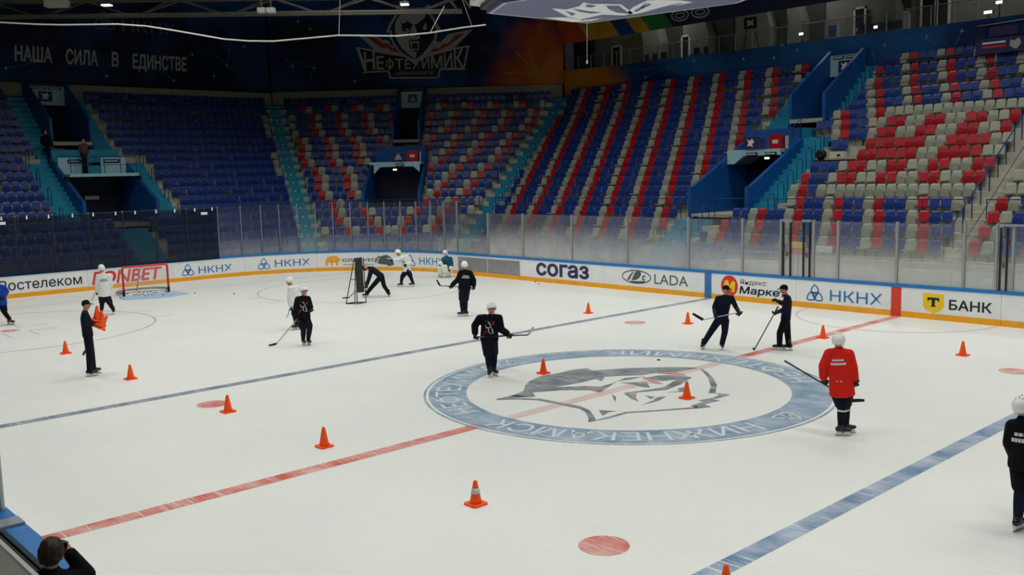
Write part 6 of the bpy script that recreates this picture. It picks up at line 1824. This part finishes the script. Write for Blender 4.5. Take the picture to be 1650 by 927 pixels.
# 11 coach from the side
I = person('coach in black trousers and cap leaning on a stick by the centre line', (1262, 565),
   dict(head=(1263.5, 465), neck=(1266.5, 474.5), shL=(1268.5, 480, -.18), shR=(1270, 480, .18), elL=(1264.5, 498, -.2), elR=(1262, 490, .1), wrL=(1253.5, 503, -.15), wrR=(1253.5, 485.5, .05),
        pel=(1266, 514), knL=(1256.5, 537, -.05), knR=(1269, 537, .1), anL=(1256, 556), anR=(1271, 554)), (-1, .15), dict(coachkit, pants=M_BLKC, toe=[(-1, .1), (-1, .1)]))
stick(I, 'long thin stick planted on the ice by the side-on coach', (1254, 494, -.1), (1215.5, 576, -.1), (1213.5, 579, .15), M_INKG, M_BLACK)
# 12 red jersey
I = person('player in bright red jersey and white helmet seen from behind', (1359, 703),
   dict(head=(1351, 547), neck=(1351.5, 558), shL=(1336, 567), shR=(1368, 568), elL=(1327, 590), elR=(1374, 592), wrL=(1327, 609, .1), wrR=(1377, 611),
        pel=(1356.5, 628), knL=(1357, 656), knR=(1362, 654, .12), anL=(1355, 690), anR=(1363, 684, .2)), (.25, 1), dict(top=M_REDC, pants=M_PANT, back=[(.0, .20, .03, 5), (-.07, .26, .04, 8), (-.36, .12, .015, 1)], toe=[(1, .2), (1, .3)], sockstripe=True, hem=.09))
stick(I, 'black stick carried behind his legs by the red-jersey player', (1264, 581.5, .15), (1373, 646, .2), (1393, 645.5, .2))
# 13 black jersey cut by the right edge
I = person('player in black jersey and white helmet cut off by the right edge', (1648, 857),
   dict(head=(1647, 653), neck=(1650, 668), shL=(1632, 683), shR=(1676, 683), elL=(1627, 714), elR=(1684, 714), wrL=(1637, 740, .2), wrR=(1680, 742, .2),
        pel=(1654, 746), knL=(1645, 790), knR=(1664, 790), anL=(1640, 835), anR=(1663, 825, .3)), (.3, 1), dict(top=M_BLKC, pants=M_BLKC, back=[(.0, .22, .04, 4), (-.08, .28, .05, 7)], hem=.05, sock=M_NAVY, toe=[(.5, 1), (.5, 1)]))
# 14 blue jersey cut by the left edge
I = person('player in royal blue jersey cut off by the left edge', (10, 524),
   dict(head=(-6, 450), neck=(-3, 457), shL=(-9, 462), shR=(6, 462), elL=(-14, 474), elR=(10.5, 470, .05), wrL=(-6, 482, -.2), wrR=(6, 478, -.1),
        pel=(0, 488), knL=(-10, 505), knR=(7, 503), anL=(-16, 519), anR=(16, 519)), (.1, -1), dict(top=M_BLUC, pants=M_TROU, sock=M_BLKC, toe=[(-.3, -1), (.8, -.5)]))
# 15 spectator at the near boards
I = person('dark-haired spectator in black at the near board, hand raised to ear', None,
   dict(head=(82, 891), neck=(81, 914), shL=(52, 936), shR=(106, 932), elL=(40, 985), elR=(141, 926, .05), wrL=(75, 990, .2), wrR=(113, 893, .08),
        pel=(80, 1035), knL=(70, 1100), knR=(92, 1100), anL=(70, 1180), anR=(92, 1180)), (.12, 1), dict(player=False, top=M_BLKC, pants=M_TROU, topname='jacket', head='hair', gloves=False, skates=False, vox=.009),
   G=(5.98, -13.70, 0.0), zfoot=.25)
c = I['j']['wrR'] + UP * .06 - I['rgt'] * .05
mb = MB(); mb.box((-.035, -.012, -.06), (.035, .012, .06), M_BLACK); o = mb.build('phone'); o.location = c; o.rotation_euler = (.2, .3, .9); tag(o, 'small black phone in the spectator\'s raised hand', 'phone')
mb = MB(); mb.box((4.5, -15.2, -.03), (8.5, -13.45, .25), M_CONC); struct(mb.build('floor_walkway'))
# 16, 17 people on the end portal
P = on_x(139, 268, -40.0)
dz = P.z
I = person('person in brown jacket standing on the end portal balcony', None,
   dict(head=(134, 226), neck=(134, 231), shL=(129, 234), shR=(139, 234), elL=(127.5, 242), elR=(141, 242), wrL=(130, 249), wrR=(142, 248), pel=(135, 248), knL=(134, 257), knR=(138, 257), anL=(134, 266), anR=(138.5, 266)),
   (.5, -1), dict(player=False, top=mat('cloth_brown', '#4a3b34', .8), pants=M_TROU, topname='jacket', head='hair', gloves=False, skates=False, vox=.02), G=(P.x, P.y, dz), zfoot=5.28)
P = on_x(82, 262, -42.2)
I = person('person in black sitting among the blue seats left of the end portal', None,
   dict(head=(73, 212), neck=(74, 217), shL=(68, 221), shR=(80, 221), elL=(66, 229), elR=(82, 230), wrL=(71, 236, -.2), wrR=(84, 238, -.2), pel=(75, 240), knL=(78, 243, -.4), knR=(88, 245, -.4), anL=(80, 256, -.4), anR=(89, 256, -.4)),
   (.6, -1), dict(player=False, top=M_BLKC, pants=M_TROU, topname='jacket', head='hair', gloves=False, skates=False, vox=.02), G=(P.x, P.y, P.z), zfoot=rz(9))
# near stand glass at the lower left corner
PA = [on_z(u, v, 2.45) for u, v in ((-60, 850), (18, 862), (72, 925), (110, 980))]
root = empty('glass_barrier', (PA[1].x, PA[1].y, .25)); tag(root, 'grey see-through barrier sheet at the lower left corner', 'glass')
mb = MB(); y = -14.12
xs_ = [(4.0, 2.50), (6.55, 2.52), (6.75, 2.50), (6.85, 2.40), (9.5, 2.30)]
mb.hexa([(4.5, y, .3), (7.8, y, .3), (7.8, y + .012, .3), (4.5, y + .012, .3), (4.5, y, 2.42), (7.4, y, 2.42), (7.4, y + .012, 2.42), (4.5, y + .012, 2.42)], M_GLASSN); adopt(mb.build('sheet'), root)
mb = MB(); mb.box((4.5, y - .008, 2.40), (7.4, y + .02, 2.425), M_GLASSTRIM); adopt(mb.build('edge_strip'), root)
